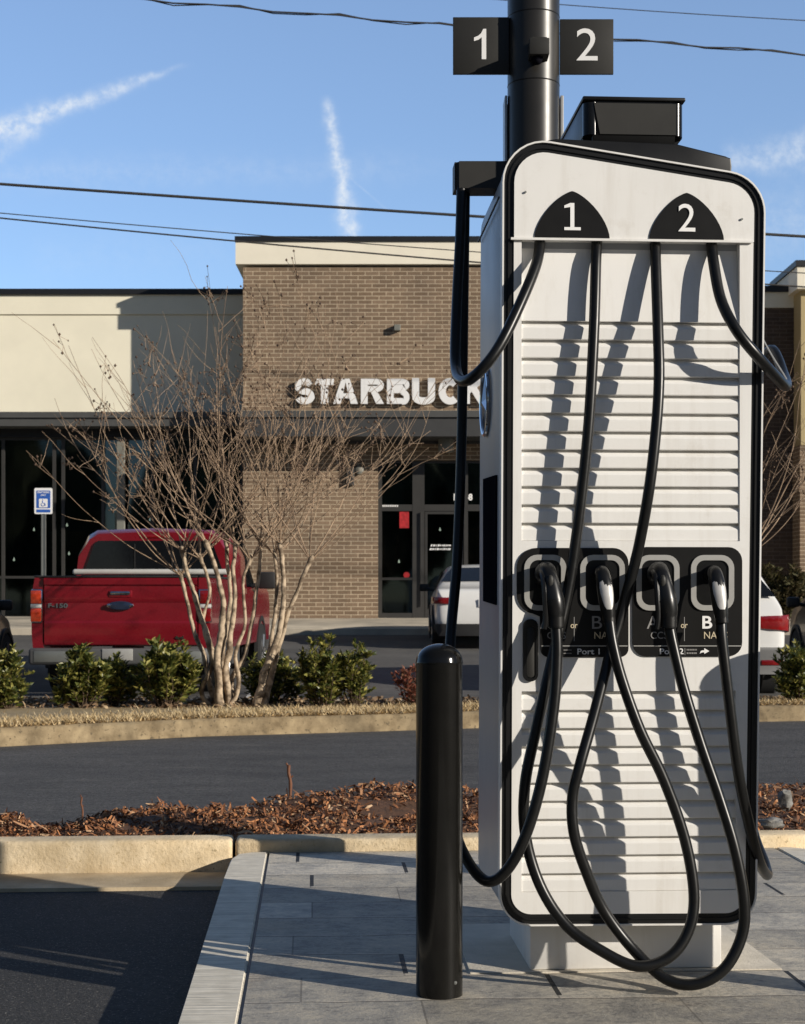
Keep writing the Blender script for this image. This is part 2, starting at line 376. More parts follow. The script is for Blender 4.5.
def lathe(bm, prof, seg=32, c=(0, 0, 0), axis='z'):
    rings = []
    for r, z in prof:
        rr = []
        for k in range(seg):
            a = 2*math.pi*k/seg
            x, y = max(r, 1e-4)*math.cos(a), max(r, 1e-4)*math.sin(a)
            p = {'z': (x, y, z), 'x': (z, x, y), 'y': (x, z, y)}[axis]
            rr.append(bm.verts.new((c[0]+p[0], c[1]+p[1], c[2]+p[2])))
        rings.append(rr)
    for a, b in zip(rings, rings[1:]):
        for k in range(seg): bm.faces.new((a[k], a[(k+1) % seg], b[(k+1) % seg], b[k]))
    bm.faces.new(rings[0][::-1]); bm.faces.new(rings[-1]); return bm
def text_bm(s, w, h, bold=0, depth=.003, sx=None):
    """text fitted in a w x h box, centred on the origin, in the x-z plane facing -y"""
    cu = bpy.data.curves.new('t', 'FONT'); cu.body = s; cu.size = 1; cu.offset = bold; cu.extrude = .001; cu.resolution_u = 4
    o = bpy.data.objects.new('t', cu); col.objects.link(o)
    bpy.context.view_layer.update()
    me = bpy.data.meshes.new_from_object(o.evaluated_get(bpy.context.evaluated_depsgraph_get()))
    bpy.data.objects.remove(o); bpy.data.curves.remove(cu)
    xs = [v.co.x for v in me.vertices]; ys = [v.co.y for v in me.vertices]
    x0, x1, y0, y1 = min(xs), max(xs), min(ys), max(ys)
    for v in me.vertices:
        x, y, z = v.co
        v.co = ((x-(x0+x1)/2)*w/(x1-x0), -depth if z > 0 else 0, (y-(y0+y1)/2)*h/(y1-y0))
    bm = new(); bm.from_mesh(me); bpy.data.meshes.remove(me); return bm
def text(name, s, x, y, z, w, h, mat, parent, bold=0, depth=.003):
    bm = text_bm(s, w, h, bold, depth); bmesh.ops.translate(bm, verts=bm.verts, vec=(x, y, z))
    return obj(name, bm, mat, parent, smooth=False)
def grid_sheet(bm, xs, ys, fz):
    V = [[bm.verts.new((x, y, fz(x, y))) for x in xs] for y in ys]
    for j in range(len(ys)-1):
        for i in range(len(xs)-1): bm.faces.new((V[j][i], V[j][i+1], V[j+1][i+1], V[j+1][i]))
    return bm
def lin(a, b, n): return [a+(b-a)*i/(n-1) for i in range(n)]
def interp(tab, x):
    if x <= tab[0][0]: return tab[0][1]
    for (a, fa), (b, fb) in zip(tab, tab[1:]):
        if x <= b: return fa+(fb-fa)*(x-a)/(b-a)
    return tab[-1][1]

# ---------------------------------------------------------------- layout
YAW = R(3.3); cs, sn = math.cos(YAW), math.sin(YAW)
C0 = Vector((.6186, 4.2, 0))                          # dispenser front centre on the pad
def L(px, py, d=0.0):
    """point of the dispenser's own frame (x right, y back, z up) from a measured pixel and its depth d"""
    k = (px-CX)/F
    u = (k*(C0.y+d*cs)-C0.x+d*sn)/(cs-k*sn)
    Y = C0.y+u*sn+d*cs
    return Vector((u, d, H-(py-HY)*Y/F))
def U(px, d=0.0): return L(px, 600, d).x
def V(py, d=0.0, px=633): return L(px, py, d).z
def from_pad(u, d): return (C0.x+u*cs-d*sn, C0.y+u*sn+d*cs)

far_edge = [(-60, 2), (-20, 5.2), (-8, 9.6), (-5, 11.2), (-3.1, 12.1), (-1.7, 13.0), (.06, 13.6), (.68, 13.9), (3.3, 14.6), (6, 15.1), (12, 15.9), (30, 17), (90, 18)]
near_edge = [(-60, -4), (-20, 1), (-8, 4.6), (-4, 6.60), (-1.8, 7.0), (-.5, 7.75), (.5, 8.3), (2.1, 8.75), (4, 9.1), (8, 9.6), (20, 10.5), (90, 12)]
def lot_z(y): return interp([(15.5, -.15), (30.5, .335), (60, .5), (900, .6)], y)
def ground_z(x, y):
    if y < 6.3: return -.15
    return interp([(6.3, -.16), (14, -.16), (16, -.18), (30.5, .30), (60, .46), (900, .55)], y)

def build_setting():
    xs = [-900, -300, -100, -60]+lin(-30, 30, 41)+[60, 100, 300, 900]
    ys = [-900, -200, -60, -20, -8]+lin(-4, 40, 60)+[60, 120, 400, 900]
    struct('ground', grid_sheet(new(), xs, ys, ground_z), M['lot'])
    # charging bay asphalt, gutter and kerbs in the pad's frame
    bm = new()
    def padpt(u, d, z): x, y = from_pad(u, d); return (x, y, z)
    def strip(bm, us, ds, z):
        Vv = [[bm.verts.new(padpt(u, d, z(d) if callable(z) else z)) for u in us] for d in ds]
        for j in range(len(ds)-1):
            for i in range(len(us)-1): bm.faces.new((Vv[j][i], Vv[j][i+1], Vv[j+1][i+1], Vv[j+1][i]))
    strip(bm, lin(-14, 14, 10), lin(-12, 1.93, 6), -.098)
    struct('charging_bay_asphalt', bm, M['asphalt'])
    gz = lambda d: interp([(1.886, -.11), (1.892, -.084), (2.175, -.076)], d)
    bm = new(); strip(bm, [-14, -1.176], [1.886, 1.892, 2.175], gz); strip(bm, [1.176, 14], [1.886, 1.892, 2.175], gz)
    struct('gutter', bm, M['gutter'])
    # far kerb behind the pad, cast in lengths with open joints
    bm = new(); js = [-14, -9, -5.1, -1.175, 1.215, 3.8, 7, 14]
    for a, b_ in zip(js, js[1:]):
        box(bm, a+.006, b_-.006, 2.172, 2.325, -.14, .052, .018, 3)
    o = struct('kerb', bm, M['curb']); o.location = C0; o.rotation_euler = (0, 0, YAW)
    # pad paving
    bm = new(); strip(bm, lin(-1.030, 1.030, 10), lin(-7, 2.172, 20), 0)
    for v in bm.verts: v.co -= C0; v.co.rotate(Matrix.Rotation(-YAW, 3, 'Z'))
    o = struct('pad_paving', bm, M['paver']); o.location = C0; o.rotation_euler = (0, 0, YAW)
    for s in (-1, 1):
        bm = new()
        pts = [(-1.180*1, -7), (-1.040, -7), (-1.040, 2.168), (-1.10, 2.168), (-1.155, 2.12), (-1.178, 2.0), (-1.180, 1.6)]
        pts = [(s*p[0], p[1]) for p in pts]
        prism(bm, pts, -.14, .003, 'z')
        top = [e for e in bm.edges if all(v.co.z > 0 for v in e.verts)]
        bmesh.ops.bevel(bm, geom=top, offset=.005, segments=3, affect='EDGES')
        o = struct('pad_kerb', bm, M['broom']); o.location = C0; o.rotation_euler = (0, 0, YAW)
    bm = new()
    for s in (-1, 1): strip(bm, sorted((s*1.043, s*1.027)), [-7, 2.17], -.006)
    struct('pad_joint', bm, M['cap'])
    # street
    bm = new(); xs = [-60, -40, -20, -12, -8]+lin(-5, 8, 27)+[12, 20, 30, 60, 90]; prev = None
    for x in xs:
        y0, y1 = interp(near_edge, x)-.35, interp(far_edge, x)+.05
        rr = [bm.verts.new((x, y0+(y1-y0)*t, -.118)) for t in (0, .33, .67, 1)]
        if prev:
            for k in range(3): bm.faces.new((prev[k], rr[k], rr[k+1], prev[k+1]))
        prev = rr
    struct('street', bm, M['street'])
    # planting strip beyond the street: kerb, straw lawn, parking kerb
    def ribbon(bm, prof, lo=-30, hi=30, n=90, edge=far_edge):
        prev = None
        for x in lin(lo, hi, n):
            y = interp(edge, x)
            rr = [bm.verts.new((x, y+dy, z)) for dy, z in prof]
            if prev:
                for k in range(len(prof)-1): bm.faces.new((prev[k], rr[k], rr[k+1], prev[k+1]))
            prev = rr
    bm = new(); ribbon(bm, [(0, -.14), (.012, .005), (.03, .022), (.06, .028), (.16, .03), (.16, -.1)])
    struct('street_kerb', bm, M['curbdirty'])
    bm = new(); prev = None
    for x in lin(-30, 30, 100):
        y0 = interp(far_edge, x)+.16; y1 = 15.95+max(0, (x-4)*.12)
        rr = []
        for t in (0, .12, .3, .55, .8, 1):
            y = y0+(max(y1, y0+.3)-y0)*t
            rr.append(bm.verts.new((x, y, .027-.035*t+.018*math.sin(min(t*2, 1)*math.pi)*(1+.3*math.sin(x*3+t*5)))))
        if prev:
            for k in range(5): bm.faces.new((prev[k], rr[k], rr[k+1], prev[k+1]))
        prev = rr
    struct('planting_strip', bm, M['strawsoil'])
    bm = new(); box(bm, -30, 30, 15.96, 16.10, -.2, .0, .02)
    struct('parking_kerb', bm, M['walk'])
    bm = new(); grid_sheet(bm, lin(-40, 40, 5), [16.1]+lin(17, 30.5, 10), lambda x, y: lot_z(y)); struct('parking_pavement', bm, M['lot'])
    for x in (-6.0, -1.72, 1.95, 4.75):
        bm = new(); grid_sheet(bm, [x-.05, x+.05], lin(16.3, 21.6, 8), lambda x, y: lot_z(y)+.005); struct('parking_line', bm, M['line'])
    bm = new()
    prism(bm, [(30.5, .2), (30.5, .455), (30.53, .475), (33.6, .632), (36.5, .66), (36.5, .2)], -40, 40, 'x'); struct('sidewalk', bm, M['walk'])
    # mulch bed between kerb and street
    bm = new(); prev = None
    for x in lin(-12, 14, 105):
        ya = 6.50+.0577*(x-.6); yb = interp(near_edge, x)
        rr = []
        for k in range(9):
            t = k/8; y = ya+(max(yb, ya+.35)-ya)*t
            rr.append(bm.verts.new((x, y, mulch_z(x, y, t))))
        if prev:
            for k in range(8): bm.faces.new((prev[k], rr[k], rr[k+1], prev[k+1]))
        prev = rr
    struct('planting_bed', bm, M['soil'])
from mathutils import noise as mn
def mulch_z(x, y, t):
    edge = min(1, t*6)*min(1, (1-t)*3.2)
    n = mn.noise(Vector((x*1.7, y*1.9, 3.1)))*.06+mn.noise(Vector((x*5, y*5, 8)))*.05+mn.noise(Vector((x*11, y*11, 2)))*.022+.07*math.exp(-((x+.15)/.45)**2-((y-7.6)/.5)**2)
    return -.115*(1-min(1, (1-t)*4))+.014*min(1, (1-t)*4)+edge*max(-.01, .026+n)

def chip(bm, p, l, w, yaw, pitch, roll, curl=.25):
    d = Matrix.Rotation(yaw, 3, 'Z') @ Matrix.Rotation(pitch, 3, 'Y') @ Matrix.Rotation(roll, 3, 'X')
    vs = []
    for x, zz in ((-l/2, 0), (0, curl*l*.5), (l/2, 0)):
        k = 1 if x == 0 else .6
        for y in (-w/2*k, w/2*k): vs.append(bm.verts.new(p+d @ Vector((x, y, zz))))
    bm.faces.new((vs[0], vs[2], vs[3], vs[1])); bm.faces.new((vs[2], vs[4], vs[5], vs[3]))
def build_litter():
    rnd = random.Random(4)
    bm = new()
    for i in range(32000):
        x = rnd.uniform(-3.2, 4.2); ya = 6.52+.0577*(x-.6); yb = max(interp(near_edge, x), ya+.35)
        t = rnd.random()**1.15; y = ya+(yb-ya)*t
        if rnd.random() < .01: y += rnd.uniform(0, .5); z = -.112
        else: z = mulch_z(x, y, min(t, .99))+rnd.uniform(0, .022)
        chip(bm, Vector((x, y, z)), rnd.uniform(.010, .034)*rnd.choice((1, 1, 1, 1, 1.6, 2.6)), rnd.uniform(.004, .014), rnd.uniform(0, 6.3), rnd.gauss(0, .55), rnd.gauss(0, .7), rnd.uniform(-.3, .6))
    o = obj('mulch', bm, M['mulch'], smooth=False); tag(o, 'red-brown wood mulch covering the bed behind the pale kerb', 'mulch', kind='stuff')
    bm = new()
    for i in range(40000):
        x = rnd.uniform(-6, 7); y0 = interp(far_edge, x)+.05; y = y0+abs(rnd.gauss(0, .55))
        if y > 15.9: continue
        p = Vector((x, y, .03-.02*min(1, (y-y0)*.8)))
        a = rnd.uniform(0, 6.3); l = rnd.uniform(.03, .10); w = rnd.uniform(.004, .010)
        e = Vector((math.cos(a), math.sin(a), 0)); s = Vector((-e.y, e.x, 0))*w
        tip = p+e*l*.9+Vector((0, 0, rnd.uniform(.005, .06)))
        bm.faces.new([bm.verts.new(q) for q in (p-s, p+s, tip)])
    o = obj('dry_grass', bm, M['drygrass'], smooth=False); tag(o, 'straw-coloured dormant grass along the far street kerb', 'dry grass', kind='stuff')
    bm = new()
    for i in range(6500):
        x = rnd.uniform(-6, 7); y0 = interp(far_edge, x)
        y = rnd.uniform(max(y0+1.0, 14.6), 15.9)
        chip(bm, Vector((x, y, .0+rnd.uniform(-.01, .035))), rnd.uniform(.03, .09), rnd.uniform(.015, .04), rnd.uniform(0, 6.3), rnd.gauss(0, .5), rnd.gauss(0, .5))
    o = obj('leaf_litter', bm, M['litter'], smooth=False); tag(o, 'dark dead leaf litter under the shrubs of the planting strip', 'leaf litter', kind='stuff')

build_setting(); build_litter()
#@@REST
# ---------------------------------------------------------------- charging dispenser
k0 = C0.y/F
def pv(px, py, d=0): p = L(px, py, d); return (p.x, p.z)
OUT = [(*pv(499.3, 926), .085), (*pv(756, 924.5), .085), (*pv(765.5, 177.5), .112), (*pv(502.5, 134), .112)]
def outline(ins): return rounded(OUT, ins, 9)
def make_dispenser():
    t = thing('charging_dispenser', 'tall white charger with black edge band, four black cables and 1 and 2 on top', 'charging station', C0, YAW)
    # body with the roof edge
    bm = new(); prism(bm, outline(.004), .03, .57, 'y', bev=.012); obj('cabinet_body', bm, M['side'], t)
    bm = new(); ring(bm, outline(0), outline(.0045), -.006, .034); obj('edge_lip', bm, M['white'], t)
    bm = new(); ring(bm, outline(.0045), outline(.0315), .0, .034)
    ring(bm, outline(.016), outline(.020), -.004, .002); obj('edge_band', bm, M['black'], t)
    # front panel pieces, flush front at d=-.002
    inner = outline(.0315); f0, f1 = -.003, .05
    zh = V(241); xl, xr, xr2 = U(521.5), U(739.5), U(735.5)
    zt, zm, zb = V(541), V(691), V(891)
    bm = new()
    hood = clip(inner, 1, zh, True); prism(bm, hood, f0-.004, f1, 'y')
    rest = clip(inner, 1, zh-.0015, False)
    prism(bm, clip(clip(rest, 0, xl, False), 1, zb, True), f0, f1, 'y')
    prism(bm, clip(clip(clip(rest, 0, xr, True), 1, zb, True), 1, zm, True), f0, f1, 'y')
    prism(bm, clip(clip(clip(rest, 0, xr2, True), 1, zb, True), 1, zm, False), f0, f1, 'y')
    prism(bm, [(xl, zm), (xr, zm), (xr, zt), (xl, zt)], f0, f1, 'y')
    prism(bm, clip(rest, 1, zb, False), f0, f1, 'y')
    fp = obj('front_panel', bm, M['white'], t, smooth=False)
    for px, py in ((525, 193), (741, 220)):
        bm = new(); lathe(bm, [(.003, f0-.0085), (.003, f0-.003)], 10, (pv(px, py)[0], 0, pv(px, py)[1]), 'y'); obj('screw', bm, M['galv'], fp)
    bm = new(); box(bm, U(510.5), U(752), f0-.009, f0-.003, zh-.003, zh+.003); obj('hood_lip', bm, M['white'], fp)
    # sloping smooth panel below the hood
    bm = new(); z1 = V(321.5)
    prism(bm, [(.034, zh+.01), (.06, zh+.01), (.06, z1), (.0005, z1)], xl, xr, 'x'); obj('recess_panel', bm, M['white'], t, smooth=False)
    # louvres
    def louvre(py0, pitch, n, plast, xr):
        bm = new()
        for i in range(n):
            a = V(py0+pitch*i); b = V(py0+pitch*(i+1)) if i < n-1 else V(plast)
            h = a-b
            prof = [(.05, a), (.0185, a), (.0175, a-.06*h), (.0085, a-.19*h), (.0025, a-.29*h), (.0003, a-.37*h), (.0, b+.0022), (.0013, b+.0005), (.05, b+.0005)]
            x0, x1 = xl, xr
            A = [bm.verts.new((x0, p[0], p[1])) for p in prof]; B = [bm.verts.new((x1, p[0], p[1])) for p in prof]
            for j in range(len(prof)-1): bm.faces.new((A[j], B[j], B[j+1], A[j+1]))
            # flared side cheeks
        return bm
    obj('upper_louvre', louvre(322, 18.3, 12, 541, xr), M['white'], t, ang=25)
    obj('lower_louvre', louvre(692, 18.1, 11, 891, xr2), M['white'], t, ang=25)
    # numeral plaques on the hood
    for x0, x1, apx, apy, num in ((534, 609, 572, 193, '1'), (648.5, 723, 686, 193, '2')):
        zb_ = V(239.2); zt_ = V(apy); a, b_ = U(x0), U(x1); c = (a+b_)/2; hw = (b_-a)/2; hh = zt_-zb_
        pts = [(a, zb_), (b_, zb_)]+[(c+hw*(1-q**1.6)**.72, zb_+hh*q) for q in (.08, .2, .32, .44, .56, .68, .78, .86, .92, .96, .985, .997, 1)]
        pts += [(2*c-p[0], p[1]) for p in pts[2:-1]][::-1]
        bm = new(); prism(bm, pts, f0-.007, f0-.0035, 'y'); pl = obj('number_plaque', bm, M['panel'], t, smooth=False)
        if num == '2': text('numeral', '2', U(685.7), f0-.007, V(218), .046, .074, M['lettering'], pl, .0)
        else:
            bm = new(); X = lambda px: U(px); Z = lambda py: V(py)
            prism(bm, [(X(569.6), Z(205)), (X(569.6), Z(229)), (X(573.6), Z(229)), (X(573.6), Z(205))], f0-.009, f0-.006, 'y')
            prism(bm, [(X(563.6), Z(210)), (X(563.6), Z(207.6)), (X(569.5), Z(205)), (X(569.5), Z(209))], f0-.009, f0-.006, 'y')
            prism(bm, [(X(563.6), Z(232)), (X(563.6), Z(229.05)), (X(580), Z(229.05)), (X(580), Z(232))], f0-.009, f0-.006, 'y')
            obj('numeral', bm, M['lettering'], pl, smooth=False)
    # roof cover and the housing on top of it
    d0 = .05
    bm = new(); prism(bm, [pv(x, y, d0) for x, y in ((512, 200), (730, 200), (732, 166), (731, 158), (726, 156.5), (678, 144), (556, 138.5), (540, 142), (520, 152))], d0, .50, 'y', bev=.004)
    obj('roof_cover', bm, M['black'], t)
    d1 = .10
    xa, xb = U(584, d1), U(684, d1); za, zb2 = V(137, d1), V(101, d1)
    bm = new(); prism(bm, [(d1+.003, za), (d1+.003, zb2), (d1+.42, zb2), (d1+.42, za-.012), (d1+.42, za-.03), (d1+.02, za-.03)], xa+.024, xb-.024, 'x', bev=.004)
    prism(bm, [(d1+.024, za+.004), (d1+.024, zb2), (d1+.415, zb2), (d1+.415, za)], xa, xa+.0235, 'x', bev=.003)
    prism(bm, [(d1+.024, za+.004), (d1+.024, zb2), (d1+.415, zb2), (d1+.415, za)], xb-.0235, xb, 'x', bev=.003)
    hb = obj('roof_housing', bm, M['black'], t)
    for x in (xa+.023, xb-.023):
        bm = new(); lathe(bm, [(.023, za+.006), (.023, zb2-.004)], 24, (x, d1+.024, 0)); obj('corner_post', bm, M['bollard'], hb)
    bm = new(); box(bm, xa-.004, xb+.004, d1-.005, d1+.425, zb2, zb2+.011, .004); obj('housing_lid', bm, M['black'], hb)
    bm = new(); prism(bm, [(U(600, d1), V(134.5, d1)), (U(676, d1), V(134.5, d1)), (U(676, d1), V(103.5, d1)), (U(594, d1), V(103.5, d1))], d1-.001, d1+.002, 'y'); obj('housing_front', bm, M['plate'], hb, smooth=False)
    bm = new(); prism(bm, [(U(585, d1), V(135.5, d1)), (U(684, d1), V(134.5, d1)), (U(677, d1), V(145, d1)), (U(585, d1), V(145, d1))], d1+.035, d1+.38, 'y'); obj('housing_neck', bm, M['black'], hb, smooth=False)
    # plinth and base plate
    bm = new(); box(bm, U(530, .1), U(721.5, .1), .1, .54, .004, V(921, .1), .004); obj('plinth', bm, M['white'], t)
    # port panels
    def portpanel(pts, inset_name):
        bm = new(); prism(bm, pts, -.0075, -.0028, 'y'); return obj('port_panel', bm, M['panel'], t, smooth=False)
    RS = lambda x0, y0, x1, y1, r, s=6: rrect(U(x0), U(x1), V(y1), V(y0), r*k0, s)
    def arc(cx, cy, r, a0, a1, n=8): return [pv(cx+r*math.cos(R(a)), cy-r*math.sin(R(a))) for a in lin(a0, a1, n)]
    ptsL = arc(620, 649, 8, -90, 0)[:0]
    ptsL = ([pv(548, 657)]+arc(619.5, 648.5, 8.5, -90, 0)+arc(612.5, 563.5, 15.5, 0, 90)+arc(536, 567.5, 19.5, 90, 180)
            + arc(536, 594.5, 19.5, 180, 262)+[pv(539.5, 616.5)]+arc(548, 649, 8, 180, 262))
    portL = portpanel(ptsL, 0)
    portR = portpanel(RS(632, 547, 741.5, 656.5, 14), 0)
    for x0, x1, par in ((523.7, 565.7, portL), (579.5, 624, portL), (635.5, 678.5, portR), (690, 733, portR)):
        o_ = [tuple(p) for p in RS(x0, 555, x1, 610.5, 13)]; i_ = RS(x0+5.3, 560.3, x1-5.3, 605.2, 8.5)
        bm = new(); ring(bm, o_, i_, -.0125, -.0075); obj('port_ring', bm, M['silver'], par, ang=50)
        bm = new(); prism(bm, i_, -.0085, -.0070, 'y'); obj('port_recess', bm, M['plastic'], par, smooth=False)
        cxp = (x0+x1)/2; bm = new(); lathe(bm, [(.021, -.02), (.024, -.009), (.024, -.004)], 24, (U(cxp), 0, V(574)), 'y'); obj('port_socket', bm, M['plastic'], par)
    yt = -.0074
    for par, xs in ((portL, ((545, 'A', 0), (596.5, 'B', 1))), (portR, ((652, 'A', 1), (706.5, 'B', 2)))):
        for xc, s, br in xs: text('port_letter', s, U(xc), yt, V(622.3), .032 if s == 'A' else .027, .034, M['greytext'] if br < 2 else M['lettering'], par, .0 if br < 2 else .02, .0015)
    for par, xc, s, mt, w in ((portL, 606, 'NACS', 'tantext', .066), (portL, 556, 'CCS', 'greytext', .05), (portR, 658.5, 'CCS', 'greytext', .046), (portR, 715, 'NACS', 'tantext', .064)):
        text('port_label', s, U(xc), yt, V(635.2), w, .019, M[mt], par, .0, .0015)
    for par, xc in ((portL, 573.5), (portR, 683.5)): text('or_word', 'or', U(xc), yt, V(626), .0185, .011, M['tantext'], par, .008, .0015)
    for par, xc, s, w in ((portL, 588, 'Port 1', .060), (portR, 671, 'Port 2', .064)): text('port_name', s, U(xc), yt, V(651.3), w, .0155, M['lettering'], par, .012, .0015)
    for par, xa_, xb_ in ((portL, 541, 627), (portR, 633, 740.5)):
        bm = new(); prism(bm, [pv(xa_, 646.3), pv(xb_, 646.3), pv(xb_, 645.4), pv(xa_, 645.4)], yt-.001, yt, 'y'); obj('rule_line', bm, M['silver'], par, smooth=False)
    for x, y0, y1, par in ((573.7, 617, 641, portL), (683.7, 617, 641, portR), (684.2, 648, 655, portR)):
        bm = new(); prism(bm, [pv(x-.3, y1), pv(x+.3, y1), pv(x+.3, y0), pv(x-.3, y0)], yt-.0008, yt+.0004, 'y'); obj('divider_line', bm, M['greytext'], par, smooth=False)
    bm = new()
    for x0, x1, y in ((563, 571, 650.3), (563, 571, 653.6)):
        prism(bm, [pv(x0, y), pv(x1, y), pv(x1, y-.7), pv(x0, y-.7)], yt-.0008, yt+.0004, 'y')
    obj('small_print', bm, M['greytext'], portL, smooth=False)
    rw = random.Random(3)
    bm = new()
    for y in (650.4, 653.8):
        x = 686
        while x < 696: 
            w = rw.uniform(.7, 1.6); prism(bm, [pv(x, y), pv(x+w, y), pv(x+w, y-1.5), pv(x, y-1.5)], yt-.0008, yt+.0004, 'y'); x += w+.5
    obj('small_print', bm, M['greytext'], portR, smooth=False)
    bm = new(); prism(bm, [pv(*q) for q in ((699, 653.6), (700, 650.8), (702, 650.2), (703.5, 650.2), (703.5, 648), (708.5, 651), (703.5, 653.8), (703.5, 652.2), (701, 652.4))], yt-.0012, yt+.0003, 'y'); obj('arrow_mark', bm, M['lettering'], portR, smooth=False)
    # handle slot left of the ports
    bm = new(); ring(bm, RS(522.5, 619, 537.5, 681, 7), RS(526, 626, 535, 678, 4), -.011, -.0028); prism(bm, RS(526, 626, 535, 678, 4), -.006, -.0029, 'y'); hs = obj('latch_handle', bm, M['plastic'], t)
    bm = new(); prism(bm, RS(526.4, 627, 534, 677, 3), -.009, -.0062, 'y', bev=.001); obj('latch_lever', bm, M['plate'], hs)
    # left side: star emblem in a ring, dark display
    xs_ = OUT[0][0]+.004+.003
    bm = new(); cd, cz, rr = .375, V(402.5, .375, 484), .094
    cpts = [(xs_-.004, cd+rr*math.cos(a), cz+rr*math.sin(a)) for a in lin(0, 2*math.pi, 49)]
    tube(bm, cpts, .0065, 8, caps=False)
    star = []
    for k in range(3):
        a = R(90+120*k); b_ = R(150+120*k)
        star += [(cd+rr*math.cos(a)*.95, cz+rr*math.sin(a)*.95), (cd+.017*math.cos(b_), cz+.017*math.sin(b_))]
    ctr = bm.verts.new((xs_-.014, cd, cz)); sv = [bm.verts.new((xs_-.003, p[0], p[1])) for p in star]
    for i in range(6): bm.faces.new((ctr, sv[i], sv[(i+1) % 6]))
    obj('side_emblem', bm, M['chrome'], t, ang=20)
    bm = new(); prism(bm, [(.115, V(605, .115, 490)), (.43, V(601, .43, 483)), (.43, V(479, .43, 483)), (.115, V(475, .115, 490))], xs_-.004, xs_+.002, 'x'); obj('side_display', bm, M['screen'], t, smooth=False)
    bm = new(); z_ = V(193, .0, 502)
    box(bm, OUT[0][0]+.0015, OUT[0][0]+.006, .036, .565, z_-.003, z_); obj('roof_seam', bm, M['plate'], t, smooth=False)
    # cable arm
    bm = new(); d = .26
    prism(bm, [pv(455, 188, d), pv(520, 188, d), pv(520, 161, d), pv(455, 161, d)], d, d+.09, 'y')
    vert = [e for e in bm.edges if abs(e.verts[0].co.y-e.verts[1].co.y) < 1e-4 and e.verts[0].co.x < U(470, d) and e.verts[1].co.x < U(470, d)]
    bmesh.ops.bevel(bm, geom=vert, offset=.012, segments=3, affect='EDGES'); obj('cable_arm', bm, M['plate'], t)
    # cables
    c1 = [(540, 238, .025), (537, 262, -.02), (522, 300, -.07), (500, 345, -.11), (480, 371, -.11), (463, 381, -.04), (455.5, 365, .1), (456.5, 310, .2), (460, 240, .25), (461.5, 188, .275)]
    c1b = [(465, 188, .32), (463.5, 300, .33), (461.5, 440, .32), (457, 560, .27), (450, 645, .17), (447, 740, .07), (452, 815, .02), (465, 856, -.04), (486, 881, -.10), (507, 870, -.13), (527, 832, -.15), (543, 775, -.145), (554, 705, -.13), (557, 655, -.118), (556, 625, -.11)]
    c2 = [(597, 238, .025), (596, 262, -.004), (594, 330, -.035), (589, 420, -.05), (581, 500, -.052), (573, 560, -.050), (565, 605, -.055), (552, 660, -.075), (536, 730, -.09), (525, 785, -.1), (525.5, 835, -.1), (540, 885, -.115), (566, 925, -.135), (600, 950, -.16), (636, 966, -.178), (668, 958, -.175), (688, 932, -.16), (694, 895, -.145), (685, 840, -.13), (664, 780, -.125), (640, 730, -.13), (622, 680, -.12), (613, 645, -.11), (609, 618, -.095)]
    c3 = [(655, 238, .025), (656, 270, -.01), (658, 330, -.06), (659, 380, -.085), (656, 430, -.1), (649, 490, -.105), (638, 550, -.075), (625, 600, -.06), (611, 650, -.075), (594, 715, -.115), (580, 765, -.15), (572.5, 797, -.155), (574, 833, -.16), (586, 871, -.15), (604, 911, -.135), (632, 948, -.138), (666, 979, -.18), (697, 984, -.2), (725, 968, -.2), (742, 935, -.19), (744, 900, -.19), (735, 850, -.18), (720, 800, -.16), (701, 745, -.14), (684, 690, -.125), (673, 645, -.11), (669, 624, -.1)]
    c4 = [(711, 238, .025), (713.5, 262, -.01), (721, 300, -.045), (737, 331, -.08), (758, 357, -.07), (777, 378, 0), (786, 386, .08), (784, 376, .2), (770, 350, .34), (752, 400, .42), (744, 560, .46), (744, 750, .42), (752, 825, .33), (765, 864, .21), (767, 875, .13), (759, 861, .02), (748, 820, -.05), (738, 770, -.085), (729, 700, -.095), (722, 640, -.09), (721, 618, -.08)]
    def cable(parts, conn):
        bm = new()
        for pts in parts: tube(bm, cat([L(*p) for p in pts], 7), .0147, 14)
        c = obj('charging_cable', bm, M['cable'], t, ang=60)
        bm = new()
        if conn[0] == 'ccs':
            dx = conn[1]
            pts = [(545.5, 577, .0), (545.5, 573, -.045), (547, 571, -.07), (549.5, 578, -.092), (552, 590, -.10), (554, 602, -.105), (555.5, 612, -.107), (556, 620, -.11), (556, 628, -.11)]
            rad = [.029, .029, .0235, .0225, .0255, .0275, .0255, .021, .0205]
            q = cat([(*L(p[0]+dx, p[1], p[2]), r) for p, r in zip(pts, rad)], 5)
            tube(bm, [a[:3] for a in q], [a[3] for a in q], 18)
            cn = obj('ccs_connector', bm, M['plastic'], c, ang=60)
            bm = new(); qq = cat([L(p[0]+dx, p[1], p[2]) for p in ((543, 577, -.03), (541.5, 571, -.075), (543.5, 580, -.108), (545, 600, -.118), (545.5, 618, -.118), (544, 629, -.118))], 5)
            tube(bm, qq, .0075, 8); obj('latch_trigger', bm, M['plastic'], cn)
            bm = new(); qq = [L(p[0]+dx, p[1], p[2]) for p in ((555.9, 613, -.108), (556, 627, -.11))]; tube(bm, qq, .0225, 18); obj('strain_collar', bm, M['panel'], cn)
            bm = new(); qq = [L(p[0]+dx, p[1], p[2]) for p in ((553.6, 600.2, -.1045), (553.9, 601.6, -.105))]; tube(bm, qq, .0284, 18); obj('grip_seam', bm, M['cable'], cn)
            bm = new(); c_ = L(550.5+dx, 581, -.1185); bmesh.ops.create_icosphere(bm, subdivisions=3, radius=1)
            for v in bm.verts: v.co = Vector((v.co.x*.0085, v.co.y*.006, v.co.z*.016))+c_
            obj('release_button', bm, M['plate'], cn)
        else:
            dx, dy = conn[1], 0
